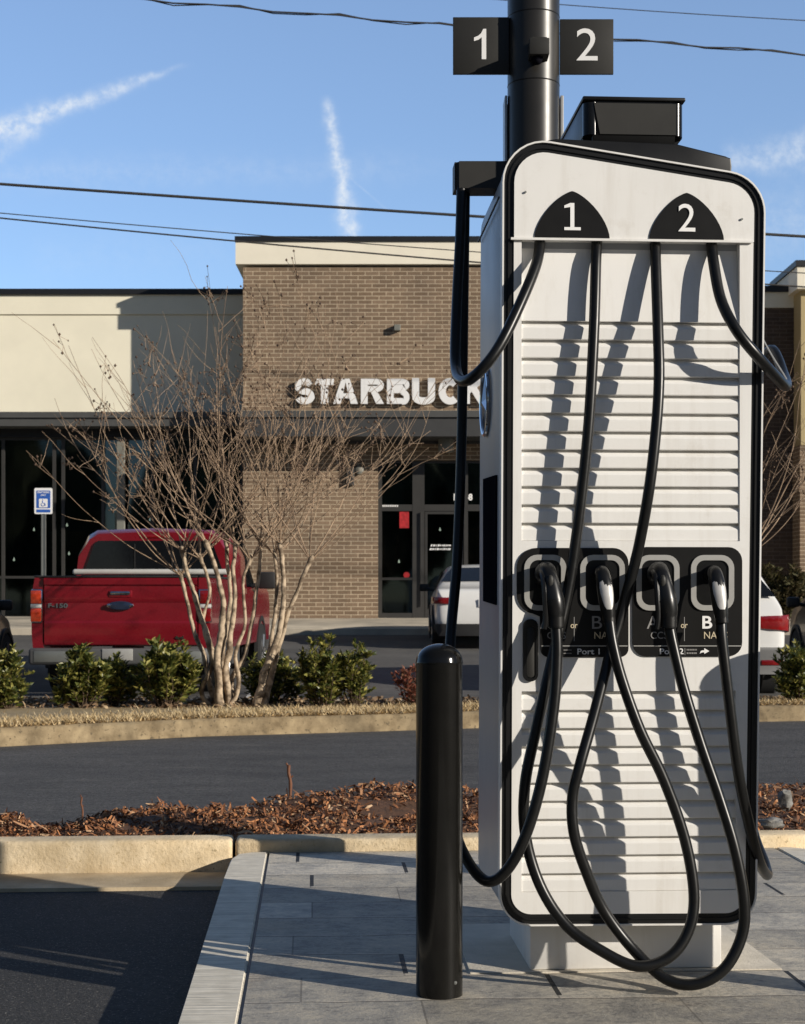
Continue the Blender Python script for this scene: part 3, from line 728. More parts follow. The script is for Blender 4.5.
            pts = [(601, 575, .0), (601.5, 572.5, -.045), (602.5, 574, -.066), (604.5, 584, -.080), (606, 595, -.087), (607.5, 606, -.091), (608.5, 614, -.093), (609, 622, -.095)]
            rad = [.017, .018, .0195, .0215, .022, .0205, .0185, .016]
            q = cat([(*L(p[0]+dx, p[1], p[2]), r) for p, r in zip(pts, rad)], 5)
            tube(bm, [a[:3] for a in q], [a[3] for a in q], 18)
            cn = obj('slim_connector', bm, M['plastic'], c, ang=60)
            bm = new()
            def nose(f):  # silver inlay following the front of the handle
                i = f*(len(q)-1); a = q[int(i)]; b2 = q[min(int(i)+1, len(q)-1)]; w = i-int(i)
                return [a[k]+(b2[k]-a[k])*w for k in range(4)]
            rows = []
            for f, hw in ((.385, .40), (.41, .75), (.48, .85), (.56, .80), (.64, .68), (.72, .52), (.77, .32)):
                x, d_, z, r = nose(f); row_ = []
                for a in lin(-hw, hw, 9):
                    row_.append(bm.verts.new((x+(r+.0013)*math.sin(a), d_-(r+.0013)*math.cos(a), z)))
                rows.append(row_)
            for a, b2 in zip(rows, rows[1:]):
                for k in range(8): bm.faces.new((a[k], a[k+1], b2[k+1], b2[k]))
            obj('silver_inlay', bm, M['inlay'], cn)
            bm = new(); tube(bm, [L(p[0]+dx, p[1], p[2]) for p in ((608.7, 614, -.093), (609.3, 623, -.095))], .0172, 16); obj('strain_collar', bm, M['panel'], cn)
        return c
    cable([c1, c1b], ('ccs', 0)); cable([c2], ('nacs', 0)); cable([c3], ('ccs', 112.5)); cable([c4], ('nacs', 112.5))
    bm = new(); tube(bm, cat([L(*p) for p in ((752, 318, .30), (770, 352, .20), (786, 378, .12), (788, 386, .09))], 4), .0022, 6); obj('retractor_cord', bm, M['silver'], t)
    return t
disp = make_dispenser()
def copy_tree(o, parent=None):
    c = o.copy(); col.objects.link(c)
    if parent: c.parent = parent
    for ch in [x for x in o.children]: copy_tree(ch, c)
    return c

bm = new(); prism(bm, [(-.43, .08), (.43, .08), (.42, .72), (-.42, .72)], 0, .0035, 'z')
sl = struct('foundation_slab', bm, M['slab']); sl.location = C0; sl.rotation_euler = (0, 0, YAW)

# ---------------------------------------------------------------- bollards
def bollard(px, Y, h, label, twist=0):
    t = thing('bollard', label, 'bollard', (X_(px, Y), Y, 0), twist, None)
    r = .0603
    bm = new(); lathe(bm, [(r, 0), (r, h-.052)], 40); obj('post', bm, M['bollard'], t)
    bm = new(); lathe(bm, [(r+.001, h-.052), (r+.0015, h-.049), (r, h-.045)]+[(r*math.cos(a), h-.045+.045*math.sin(a)) for a in lin(.15, 1.55, 9)], 40); obj('cap', bm, M['bollard'], t)
    bm = new(); lathe(bm, [(.0, 0), (.0045, .001), (.0045, .006)], 10, (0, 0, 0), 'y')
    bmesh.ops.translate(bm, verts=bm.verts, vec=(r*.66, -r*.75-.003, .04)); obj('screw', bm, M['galv'], t)
    return t
bollard(439.3, 4.04, .905, 'glossy black bollard with domed cap standing left of the white charger')

# ---------------------------------------------------------------- sign pole
PY = 5.8; PX = X_(533.5, PY); pr = .0963
pole = thing('sign_pole', 'thick black round pole behind the charger carrying plates 1 and 2', 'pole', (PX, PY, 0))
bm = new(); lathe(bm, [(pr, 0), (pr, 4.6)], 48); obj('post', bm, M['pole'], pole)
for py in (18.5, 86.5):
    bm = new(); lathe(bm, [(pr+.0004, Z_(py, PY)-.0025), (pr+.0012, Z_(py, PY)), (pr+.0004, Z_(py, PY)+.0025)], 48); obj('joint_ring', bm, M['black'], pole)
bm = new(); zt = Z_(97, PY)
box(bm, X_(504.5, PY)-PX, X_(507, PY)-PX, -.02, .09, .5, zt, .002); box(bm, X_(560, PY)-PX, X_(563.2, PY)-PX, -.02, .09, .5, zt, .002); box(bm, X_(507, PY)-PX+.001, X_(560, PY)-PX-.001, .075, .088, .5, zt-.003)
obj('conduit_channel', bm, M['silver'], pole)
for x0, x1, y0, y1, s in ((453, 509, 17, 74, '1'), (560, 613.5, 19, 74, '2')):
    Yp = PY-.034
    a, b_ = X_(x0, Yp)-PX, X_(x1, Yp)-PX
    bm = new(); box(bm, a, b_, -.034, -.022, Z_(y1, Yp), Z_(y0, Yp), .0015)
    sp_ = obj('sign_plate', bm, M['plate'], pole, ang=25); sp_['label'] = 'black plate numbered '+s
    Zc = Z_(44.5, Yp)
    if s == '2': text('numeral', '2', X_(587, Yp)-PX, -.0341, Zc, .078, .118, M['lettering'], sp_, 0, .0015)
    else:
        q = lambda px, py: (X_(px, Yp)-PX, Z_(py, Yp))
        bm = new(); prism(bm, [q(481.7, 59.3), q(486.2, 59.3), q(486.2, 29), q(483.2, 29), q(481, 33.5), q(478, 36), q(474, 37.6), q(474, 41.2), q(478, 40), q(481.7, 37.4)], -.0358, -.0341, 'y')
        obj('numeral', bm, M['lettering'], sp_, smooth=False)
bm = new(); Yc = PY-pr-.07
q = lambda px, py: (X_(px, Yc)-PX, Z_(py, Yc))
a, b_ = q(529.5, 54), q(549.5, 37.5)
box(bm, a[0], b_[0], -pr-.07, -pr+.03, a[1], b_[1], .003); prism(bm, [(a[0]+.004, b_[1]+.0005), (b_[0]-.004, b_[1]+.0005), (b_[0]-.008, b_[1]+.009), (a[0]+.012, b_[1]+.009)], -pr-.05, -pr+.02, 'y')
cb = obj('camera_housing', bm, M['plate'], pole, ang=25)
bm = new(); cc = q(538, 54.5)
lathe(bm, [(.021, cc[1]), (.021, cc[1]-.008)]+[(.019*math.cos(t_), cc[1]-.008-.017*math.sin(t_)) for t_ in lin(.1, 1.5, 6)], 20, (cc[0], -pr-.035, 0)); obj('camera_dome', bm, M['screen'], cb)

# ---------------------------------------------------------------- overhead wires
def wire(pts, Y0, Y1, r, label, sag=.35, twist=0):
    (xa, ya), (xb, yb) = pts
    A = P(xa, ya, Y0); B = P(xb, yb, Y1); d = (B-A)
    q = []
    for i in range(141):
        t = -3+7*i/140
        p = A+d*t; p.z += sag*(t-.5)**2*.25-sag*.0625
        if twist: p.z += .022*math.sin(i*4.3)
        q.append(p)
    bm = new(); tube(bm, q, r, 6)
    if twist:
        q2 = [p+Vector((0, .02, .035*math.cos(i*1.9))) for i, p in enumerate(q)]; tube(bm, q2, r*.7, 5)
    o = obj('overhead_wire', bm, M['wire'], None); tag(o, label, 'wire', 'overhead wires crossing the sky'); return o
wire(((140, -1), (805, 54)), 27, 27, .015, 'twisted dark wire, highest of those left of the sign plates', .25, 1)
wire(((560, 4.5), (805, 20.5)), 30, 30, .009, 'thin pale wire at the top right corner above the twisted one', .2)
wire(((0, 184), (805, 236.5)), 26, 26, .024, 'thickest wire in the sky, just above the flat roofs', .35)
wire(((0, 218), (450, 260)), 27, 27, .014, 'lower dark wire passing in front of the cream cornice', .3)
wire(((0, 213), (450, 250)), 27.3, 27.3, .009, 'faint thin wire just over the lower dark wire', .3)
# ---------------------------------------------------------------- off-frame bollard and charger whose shadows fall into view
rb = bollard(851, 4.065, .965, 'glossy black bollard just right of the white charger, outside the frame', 1.9)

# ---------------------------------------------------------------- buildings
YT, YW = 33.5, 35.05
def q2(px, py, Y): return (X_(px, Y), Z_(py, Y))
def rect(bm, x0, y0, x1, y1, Y, d0, d1, bev=0):
    """panel given by its corners measured on the plane Y, from Y+d0 to Y+d1"""
    a = q2(x0, y1, Y); b_ = q2(x1, y0, Y); box(bm, a[0], b_[0], Y+d0, Y+d1, a[1], b_[1], bev, 1); return bm
ZB = .60
cafe = thing('coffee_shop', 'tan brick coffee shop tower with pale cornice, dark entrance glazing and flat metal canopy', 'building', (0, 0, 0))
bm = new(); xl_, xr_ = X_(243, YT), 4.6
za_ = Z_(267.5, YT)
xo0, xo1, zo = X_(378, YT), X_(640, YT), Z_(460, YT)
box(bm, xl_, xo0, YT, YT+.3, ZB-.2, zo); box(bm, xo1, xr_, YT, YT+.3, ZB-.2, zo); box(bm, xl_, xr_, YT, YT+.3, zo, za_)
box(bm, xl_, xl_+.3, YT+.3, YT+6, ZB-.2, za_); box(bm, xr_-.3, xr_, YT+.3, YT+6, ZB-.2, za_)
obj('wall', bm, M['brick'], cafe, smooth=False)
Yc = YT-.085
bm = new(); zc0, zc1 = Z_(264, Yc), Z_(241.5, Yc)
box(bm, X_(235.5, Yc), xr_+.28, Yc, YT+6.1, zc0, zc1)
# soffit slopes in at the ends as well
obj('cornice', bm, M['cornice'], cafe, smooth=False)
bm = new(); box(bm, X_(234.8, Yc), xr_+.32, Yc-.04, YT+6.15, zc1+.002, Z_(236.5, Yc)); obj('parapet_cap', bm, M['cap'], cafe, smooth=False)
Yk = YT-1.0
bm = new(); rect(bm, 238, 410.5, 650, 417, Yk, 0, .99); obj('canopy_edge', bm, M['fascia'], cafe, smooth=False)
bm = new(); rect(bm, 244, 417.5, 650, 436, Yk, .05, .98); obj('canopy', bm, M['canopy'], cafe, smooth=False)
bm = new(); rect(bm, 243.5, 441, 640, 444, YT, -.03, -.002); obj('canopy_ledger', bm, M['canopy'], cafe, smooth=False)
# entrance glazing
fr = new()
Yf = YT+.10
for x0, x1 in ((378, 382), (412.5, 424.5), (464, 468), (503, 508), (545, 550), (590, 595), (636, 640)): rect(fr, x0, 460.5, x1, 620, Yf, 0, .1)
for y0, y1, x0, x1 in ((460.5, 463, 382.1, 635.9), (504.5, 511, 382.1, 412.4), (504.5, 511, 424.6, 463.9), (504.5, 511, 468.1, 635.9), (577.5, 580, 382.1, 412.4), (613, 620, 382.1, 412.4)): rect(fr, x0, y0, x1, y1, Yf, .005, .095)
frame = obj('entrance_frame', fr, M['frame'], cafe, smooth=False)
def pane(par, x0, y0, x1, y1, Y, mt='glass', name='pane'):
    bm = new(); rect(bm, x0, y0, x1, y1, Y, .045, .06); return obj(name, bm, M[mt], par, smooth=False)
for a, b_ in ((382, 412.5), (424.5, 464), (468, 503), (508, 545), (550, 590), (595, 636)): pane(frame, a, 463, b_, 504.5, Yf, 'glassblue')
pane(frame, 382, 511, 412.5, 577.5, Yf); pane(frame, 382, 580, 412.5, 613, Yf)
for a, b_ in ((468, 503), (508, 545), (550, 590), (595, 636)): pane(frame, a, 511, b_, 618, Yf)
bm = new()
rect(bm, 425, 511.5, 427.5, 619, Yf, .02, .08); rect(bm, 461, 511.5, 463.5, 619, Yf, .02, .08); rect(bm, 427.6, 511.5, 460.9, 514, Yf, .02, .08); rect(bm, 427.6, 609, 460.9, 619, Yf, .02, .08)
door = obj('door', bm, M['frame'], cafe, smooth=False); pane(door, 427.5, 514, 461, 609, Yf)
bm = new(); rect(bm, 421.3, 512, 421.9, 606, Yf, -.06, -.02); obj('door_edge_strip', bm, M['canopy'], door, smooth=False)
bm = new(); a = P(458, 560, Yf-.05); b2 = P(458, 590, Yf-.05); tube(bm, [a, b2], .018, 8); obj('handle', bm, M['galv'], door)
rw = random.Random(5)
for y in (545.2, 548.9):      # the two illegible script lines on the door glass
    bm = new(); x = 430.5 if y < 547 else 429.5
    while x < 450:
        wd = rw.uniform(.8, 2.1); h_ = rw.uniform(.9, 1.9)
        A = q2(x, y+h_*.5+.3, Yf); B = q2(x+wd, y-h_*.5, Yf); sk = .012
        prism(bm, [(A[0], A[1]), (B[0], A[1]), (B[0]+sk, B[1]), (A[0]+sk, B[1])], Yf+.038, Yf+.044); x += wd+rw.uniform(.3, .9)
    obj('door_lettering', bm, M['lettering'], door, smooth=False)
bm = new(); rect(bm, 399.5, 511.5, 409, 528, Yf, .030, .044); obj('red_poster', bm, M['redsign'], frame, smooth=False)
bm = new(); c_ = P(406.5, 575, Yf); lathe(bm, [(.066, Yf+.032), (.066, Yf+.044)], 24, (c_.x, 0, c_.z), 'y'); obj('round_sticker', bm, M['redsign'], frame)
bm = new()
x = 382.5
while x < 398: rect(bm, x, 505, x+1.2, 506.8, Yf, -.004, .004); x += 1.8
obj('small_sign', bm, M['lettering'], frame, smooth=False)
for s, px, w_ in (('1', 455.5, 3.4), ('48', 468.5, 8.2)): text('address_number', s, X_(px, Yf), Yf+.044, Z_(497, Yf), w_*YT/F, 6.8*YT/F, M['lettering'], frame, .04, .006)
# wall lamps
bm = new(); rect(bm, 394.0, 325.5, 400.5, 331.5, YT, -.14, -.001, .01); lb = obj('wall_spotlight', bm, M['framelight'], cafe, smooth=False)
bm = new(); rect(bm, 346, 466.5, 354.5, 486, YT, -.10, -.001, .02); wl = obj('wall_lamp', bm, M['frame'], cafe, smooth=False)
bm = new(); c_ = P(359.5, 470.5, YT); lathe(bm, [(.02, YT-.14), (.09, YT-.10), (.09, YT-.002)], 16, (c_.x, 0, c_.z), 'y'); obj('round_fixture', bm, M['framelight'], cafe)
bm = new(); c_ = P(446, 444, YT-.35); lathe(bm, [(.16, -.17), (.165, -.1), (.165, .1), (.15, .14)], 20, (c_.x, YT-.35, c_.z)); box(bm, c_.x-.05, c_.x+.05, YT-.20, YT-.001, c_.z-.04, c_.z+.04); obj('cylinder_lamp', bm, M['framelight'], cafe)
# sign letters
def stroke(bm, pts, th, d0, d1, cap=0):
    """flat ribbon of width th along a centre line, extruded from d0 to d1"""
    p = [Vector(q) for q in pts]; n = len(p); Lf, Rt = [], []
    for i in range(n):
        t_ = (p[min(i+1, n-1)]-p[max(i-1, 0)]).normalized(); nn = Vector((-t_.y, t_.x))*th/2
        Lf.append(tuple(p[i]+nn)); Rt.append(tuple(p[i]-nn))
    prism(bm, Lf+Rt[::-1], d0, d1)
def block_letter(ch, w, h):
    bm = new(); th = .27*h; a, b2 = w/2, h/2; i = th/2; D = (-.04, .04); E = (-.042, .039); G_ = (-.044, .038)
    arc_ = lambda cx, cz, rx, rz, q0, q1, n=14: [(cx+rx*math.cos(R(q)), cz+rz*math.sin(R(q))) for q in lin(q0, q1, n)]
    if ch == 'S':
        rz = (h-th)/4; rx = a-i
        stroke(bm, arc_(0, rz, rx, rz, 20, 180, 14)+arc_(0, rz, rx, rz, 195, 262, 6)+arc_(0, -rz, rx, rz, 82, -15, 8)+arc_(0, -rz, rx, rz, -30, -160, 14), th*.92, *D)
    elif ch == 'C': stroke(bm, arc_(0.02*w, 0, a-i, b2-i, 48, 312, 26), th, *D)
    elif ch == 'U': stroke(bm, [(-a+i, b2), (-a+i, b2*.3)]+arc_(0, -b2+i+.16*h, a-i, .16*h, 180, 360, 14)+[(a-i, b2*.3), (a-i, b2)], th, *D)
    elif ch == 'T': stroke(bm, [(-a, b2-i*.92), (a, b2-i*.92)], th*.92, *D); stroke(bm, [(0, -b2), (0, b2-.01)], th*1.05, *E)
    elif ch == 'A':
        prism(bm, [(-a, -b2), (-a+th*1.05, -b2), (th*.12, b2), (-th*.6, b2)], *D); prism(bm, [(a, -b2), (a-th*1.05, -b2), (-th*.12, b2), (th*.6, b2)], *E); stroke(bm, [(-a*.55, -b2*.36), (a*.55, -b2*.36)], th*.72, *G_)
    elif ch in 'RB':
        stroke(bm, [(-a+i, -b2), (-a+i, b2)], th, *D); t2 = th*.85; j = t2/2; m_ = -.02*h if ch == 'R' else .03*h
        r1 = (b2-m_)/2
        stroke(bm, [(-a+i, b2-j), (a*.30, b2-j)]+arc_(a*.30, (b2+m_)/2, a*.70-j, r1-j, 80, -80, 12)+[(a*.30, m_+j), (-a+i, m_+j)], t2, *E)
        if ch == 'B':
            r2 = (m_+b2)/2+j*.3
            stroke(bm, [(-a+i, m_+j*.1), (a*.35, m_+j*.1)]+arc_(a*.35, (m_-b2)/2, a*.65-j, (m_+b2)/2-j*.6, 80, -80, 12)+[(a*.35, -b2+j), (-a+i, -b2+j)], t2, *G_)
        else: prism(bm, [(-.10*w, m_+.06*h), (.18*w, m_+.08*h), (a, -b2), (a-th*1.15, -b2)], *G_)
    elif ch == 'K':
        stroke(bm, [(-a+i, -b2), (-a+i, b2)], th, *D); prism(bm, [(-a+th*.8, -.12*h), (-a+th*.8, .16*h), (a-th*1.1, b2), (a, b2)], *E); prism(bm, [(-a+th*1.0, .10*h), (0.05*w, .18*h), (a, -b2), (a-th*1.2, -b2)], *G_)
    return bm
sg = thing('shop_sign', 'large white raised capital letters spelling the shop name above the canopy', 'sign', (0, YT, 0))
adv = [('S', 295, 315), ('T', 315.5, 334), ('A', 333.5, 358), ('R', 361, 384), ('B', 387, 409.5), ('U', 412, 435), ('C', 438, 461), ('K', 463, 487), ('S', 488.5, 509)]
for ch, a, b_ in adv:
    bm = block_letter(ch, (b_-a)*YT/F, (26.5 if ch in 'SCU' else 25)*YT/F)
    bmesh.ops.translate(bm, verts=bm.verts, vec=(X_((a+b_)/2, YT), -.08, Z_(392, YT)))
    obj('letter', bm, M['lettering'], sg, smooth=False)

# left storefront wing
def wing(name, label, x0, x1, Y, top, ptop, band, wb, wallmat, capmat='cap'):
    t = thing(name, label, 'building', (0, 0, 0))
    return t
lw = thing('storefront_wing', 'low cream stucco shopfront with black roof edge and dark windows left of the brick tower', 'building', (0, 0, 0))
xw0, xw1 = -26.0, X_(243, YT)-.002
bm = new(); z1_, z0_, zg = Z_(295, YW), Z_(412, YW), Z_(314.5, YW)
box(bm, xw0, xw1, YW, YW+.4, z0_, zg-.02); box(bm, xw0, xw1, YW-.035, YW+.4, zg, z1_); box(bm, xw0, xw1, YW+.02, YW+.39, zg-.02, zg)
obj('wall', bm, M['stucco'], lw, smooth=False)
bm = new(); box(bm, xw0, xw1, YW-.10, YW+6, z1_+.002, Z_(289.5, YW)); obj('parapet_cap', bm, M['cap'], lw, smooth=False)
bm = new(); box(bm, xw0, xw1, YW-.55, YW-.002, Z_(426, YW-.55), Z_(412.3, YW-.55)); box(bm, xw0, xw1, YW-.60, YW-.551, Z_(417.5, YW-.6), Z_(411.8, YW-.6)); obj('fascia', bm, M['fascia'], lw, smooth=False)
bm = new(); zs = Z_(437, YW); box(bm, xw0, xw1, YW+.02, YW+.4, zs, z0_-.002); obj('head_beam', bm, M['cap'], lw, smooth=False)
bm = new(); Yg = YW+.12; edges = [-250, -205, -160, -115, -70, -35, 3, 54, 63, 103, 152, 195, 242]
for x in edges: rect(bm, x-1.6, 437.2, x+1.6, 629, Yg, 0, .1)
for y0, y1 in ((437.2, 440), (576, 578.5), (616, 629)):
    for a, b_ in zip(edges, edges[1:]): rect(bm, a+1.62, y0, b_-1.62, y1, Yg, .004, .096)
wf = obj('window_frame', bm, M['frame'], lw, smooth=False)
for a, b_ in zip(edges, edges[1:]):
    for y0, y1 in ((440, 576), (578.5, 616)): pane(wf, a+1.6, y0, b_-1.6, y1, Yg, 'glassblue' if a > 100 and y0 < 500 else 'glass')
for x0, x1, yt_ in ((-60, -54, 487), (116.5, 124.5, 437)):
    bm = new(); rect(bm, x0, yt_, x1, 629, YW-.12, 0, .1, .01); obj('column', bm, M['framelight'], lw, smooth=False)
def room(par, x0, x1, y0, y1, z0, z1, seed, lamps):
    r = random.Random(seed)
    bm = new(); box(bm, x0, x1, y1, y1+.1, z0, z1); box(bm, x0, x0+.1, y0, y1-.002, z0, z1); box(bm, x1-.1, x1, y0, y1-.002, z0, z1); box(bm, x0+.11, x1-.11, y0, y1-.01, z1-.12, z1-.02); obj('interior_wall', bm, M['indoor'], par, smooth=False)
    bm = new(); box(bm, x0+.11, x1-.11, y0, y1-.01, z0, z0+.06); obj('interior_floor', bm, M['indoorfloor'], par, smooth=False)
    for i in range(int((x1-x0)/1.5)):
        x = x0+.8+1.5*i+r.uniform(-.3, .3); y = y0+r.uniform(.9, 2.6); zf = z0+.06
        bm = new(); lathe(bm, [(.22, zf), (.22, zf+.02), (.035, zf+.04), (.035, zf+.72), (.36, zf+.73), (.36, zf+.76)], 16, (x, y, 0)); obj('table', bm, M['wood'], par)
        bm = new(); cx_ = x+r.choice((-.62, .62)); box(bm, cx_-.2, cx_+.2, y-.2, y+.2, zf+.43, zf+.47); box(bm, cx_-.2, cx_+.2, y+.17, y+.2, zf+.475, zf+.9)
        for a in (-.18, .16):
            for c_ in (-.18, .16): box(bm, cx_+a, cx_+a+.03, y+c_, y+c_+.03, zf, zf+.428)
        obj('chair', bm, M['frame'], par, smooth=False)
    for i in range(3):
        x = x0+(x1-x0)*(.2+.3*i); bm = new(); box(bm, x-.7, x+.7, y1-.35, y1-.01, z0+.07, z0+2.2); 
        for k in range(4): box(bm, x-.72, x+.72, y1-.42, y1-.36, z0+.5+.5*k, z0+.55+.5*k)
        obj('shelf', bm, M['wood'], par, smooth=False)
    for px_, py_, Yl in lamps:
        c_ = P(px_, py_, Yl); bm = new(); lathe(bm, [(.010, -.022), (.022, -.014), (.024, 0), (.02, .014), (.006, .06)], 12, tuple(c_)); ll = obj('hanging_lamp', bm, M['lit'], par)
        bm = new(); tube(bm, [c_+Vector((0, 0, .06)), Vector((c_.x, c_.y, z1-.125))], .008, 5); obj('lamp_cord', bm, M['frame'], ll)
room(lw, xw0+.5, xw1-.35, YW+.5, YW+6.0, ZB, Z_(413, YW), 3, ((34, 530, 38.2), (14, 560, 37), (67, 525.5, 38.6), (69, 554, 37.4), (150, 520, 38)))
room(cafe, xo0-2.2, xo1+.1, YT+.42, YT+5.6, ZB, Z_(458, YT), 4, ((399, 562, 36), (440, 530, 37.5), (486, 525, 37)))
bm = new()
rw = random.Random(8)
for x, y in ((34, 530), (14, 560), (67, 525.5), (69, 554)): 
    c_ = P(x, y, Yg+.04); lathe(bm, [(.03, c_.y-.004), (.03, c_.y+.003)], 10, (c_.x, 0, c_.z), 'y')
    o = obj('ceiling_lamp_reflection', bm, M['lettering'], wf) if False else None
bm.free()

# right wing and its pilaster
rwg = thing('brick_wing', 'dark shaded brick wing with black roof edge right of the charger', 'building', (0, 0, 0))
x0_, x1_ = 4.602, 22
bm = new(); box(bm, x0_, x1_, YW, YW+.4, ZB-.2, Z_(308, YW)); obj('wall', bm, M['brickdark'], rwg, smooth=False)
bm = new(); box(bm, x0_, x1_, YW-.04, YW+.4, Z_(308, YW)+.002, Z_(292.5, YW)); obj('parapet', bm, M['stucco'], rwg, smooth=False)
bm = new(); box(bm, x0_, x1_, YW-.10, YW+6, Z_(292.5, YW)+.002, Z_(286.5, YW)); obj('parapet_cap', bm, M['cap'], rwg, smooth=False)
pl = thing('pilaster_tower', 'ochre and brick pier with pale cornice at the right edge', 'building', (0, 0, 0))
YP = 34.35; xp0, xp1 = X_(800, YP), 12.5; zj = Z_(445, YP); zk = Z_(290, YP)
bm = new(); box(bm, xp0, xp1, YP, YW-.042, ZB-.2, zj); obj('brick_base', bm, M['brick'], pl, smooth=False)
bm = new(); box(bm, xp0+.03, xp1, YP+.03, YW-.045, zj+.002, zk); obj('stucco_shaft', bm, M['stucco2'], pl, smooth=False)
bm = new(); box(bm, xp0-.10, xp1+.1, YP-.16, YW+1.5, zk+.002, Z_(268, YP)); obj('cornice', bm, M['cornice'], pl, smooth=False)
bm = new(); box(bm, xp0-.14, xp1+.14, YP-.2, YW+1.55, Z_(268, YP)+.004, Z_(262, YP)); obj('parapet_cap', bm, M['cap'], pl, smooth=False)

# ---------------------------------------------------------------- accessible parking sign
Ys = 30.9; ps = thing('parking_sign', 'blue and white accessible parking sign on a thin steel post beside the red pickup', 'sign', (X_(43.5, Ys), Ys, .47))
bm = new(); zt_ = Z_(489, Ys)-.47
box(bm, -.045, -.02, 0, .03, -.1, zt_); box(bm, .02, .045, 0, .03, -.1, zt_); box(bm, -.0199, .0199, .012, .018, -.1, zt_); obj('post', bm, M['galv'], ps, smooth=False)
sw, sz0, sz1 = 9*Ys/F, Z_(514, Ys)-.47, Z_(488, Ys)-.47
bm = new(); prism(bm, rrect(-sw, sw, sz0, sz1, .03), -.012, -.002); pf = obj('sign_face', bm, M['lettering'], ps, smooth=False)
bm = new(); prism(bm, rrect(-sw*.78, sw*.78, sz0+.115, sz1-.05, .02), -.015, -.0125); prism(bm, rrect(-sw*.78, sw*.78, sz0+.03, sz0+.09, .01), -.015, -.0125); obj('blue_field', bm, M['bluesign'], pf, smooth=False)
zc_ = sz0+.215; bm = new(); prism(bm, rrect(-.085, .085, zc_-.085, zc_+.085, .015), -.018, -.0155); wb = obj('white_square', bm, M['lettering'], pf, smooth=False)
bm = new(); tube(bm, [(.035*math.cos(a)-.005, -.0195, zc_-.025+.035*math.sin(a)) for a in lin(R(150), R(380), 14)], .006, 6); tube(bm, [(-.012, -.0195, zc_+.045), (-.010, -.0195, zc_), (.028, -.0195, zc_), (.045, -.0195, zc_-.05)], .007, 6); lathe(bm, [(.011, -.02), (.011, -.019)], 12, (-.012, 0, zc_+.062), 'y'); obj('wheelchair_symbol', bm, M['bluesign'], wb)
text('sign_text', 'PERMIT PARKING', 0, -.0152, sz1-.085, sw*1.3, .035, M['lettering'], pf, .02, .002); text('sign_text', 'ONLY', 0, -.0152, sz1-.14, sw*.6, .035, M['lettering'], pf, .02, .002)

# ---------------------------------------------------------------- vehicles
def wheel(t, x, y, r, w, side):
    bm = new(); s = side
    prof = [(r*.62, -w/2), (r*.93, -w/2), (r, -w/2+.03), (r, w/2-.03), (r*.93, w/2), (r*.62, w/2)]
    lathe(bm, prof, 36, (x, y, r), 'x'); wv = obj('wheel', bm, M['tyre'], t)
    bm = new(); lathe(bm, [(.05, s*(w/2-.02)), (r*.2, s*(w/2-.01)), (r*.25, s*(w/2-.05)), (r*.55, s*(w/2-.04)), (r*.63, s*(w/2+.004)), (r*.63, s*(w/2-.06))], 30, (x, y, r), 'x')
    for k in range(5):
        a = k*2*math.pi/5; e = Vector((0, math.cos(a), math.sin(a)))
        tube(bm, [Vector((x+s*(w/2-.02), y, r))+e*r*.15, Vector((x+s*(w/2-.015), y, r))+e*r*.6], .035, 6)
    obj('rim', bm, M['rim'], wv)
truck = thing('pickup_truck', 'red crew cab pickup truck parked tail to the street behind the bare trees', 'truck', (-3.135, 17.4, -.10), R(-1.7))
bm = new()
prof = [(.05, .60), (.012, .62), (0, .66), (0, .86), (.016, .885), (.016, 1.085), (.004, 1.11), (0, 1.14), (0, 1.27), (-.02, 1.29), (-.022, 1.345), (-.005, 1.365), (.06, 1.365), (.06, .60)]
prism(bm, prof, -.855, .855, 'x'); tgate = obj('tailgate', bm, M['redpaint'], truck, ang=22)
bm = new()
bev = .05
for s in (-1, 1):
    pts = [(.87, .56), (.985, .58), (1.0, .75), (1.0, 1.05), (.985, 1.25), (.965, 1.365), (.87, 1.365)]
    prism(bm, [(s*a, b_) for a, b_ in pts], .012, 1.95, 'y')
    prism(bm, [(s*a, b_) for a, b_ in [(.90, .52), (.985, .54), (1.0, .75), (1.0, 1.05), (.985, 1.22), (.955, 1.29), (.90, 1.29)]], 1.965, 5.75, 'y')
box(bm, -.898, .898, 4.2, 5.78, .5, 1.22, .05); box(bm, -.86, .86, .1, 1.94, .62, .70)
bd = obj('body', bm, M['redpaint'], truck, ang=25)
bm = new()
for s in (-1, 1): box(bm, *sorted((s*.875, s*.972)), .01, 1.95, 1.367, 1.392, .006)
obj('bed_rail_cap', bm, M['trim'], truck)
bm = new(); box(bm, -.86, .86, -.02, .065, 1.367, 1.387, .006); obj('tailgate_cap', bm, M['trim'], tgate)
# cab: tapered greenhouse
def loft(bm, secs, close=True):
    prev = None
    for s in secs:
        r = [bm.verts.new(p) for p in s]
        if prev:
            for k in range(len(r)): bm.faces.new((prev[k], prev[(k+1) % len(r)], r[(k+1) % len(r)], r[k]))
        else: bm.faces.new(r[::-1])
        prev = r
    bm.faces.new(prev); return bm
bm = new()
def cabsec(y, hb, ht, zb_, zt_): return [(-hb, y, zb_), (hb, y, zb_), ((hb+ht)/2+.06, y, (zb_+zt_)/2+.08), (ht+.03, y, zt_-.08), (ht-.08, y, zt_-.015), (0, y, zt_+.01), (-ht+.08, y, zt_-.015), (-ht-.03, y, zt_-.08), (-(hb+ht)/2-.06, y, (zb_+zt_)/2+.08)]
loft(bm, [cabsec(1.97, .99, .77, 1.20, 1.95), cabsec(2.06, .995, .80, 1.20, 2.0), cabsec(3.2, .995, .80, 1.20, 2.01), cabsec(3.6, .95, .76, 1.20, 1.93), cabsec(4.55, .93, .82, 1.20, 1.25)])
obj('cab', bm, M['redpaint'], truck, ang=30)
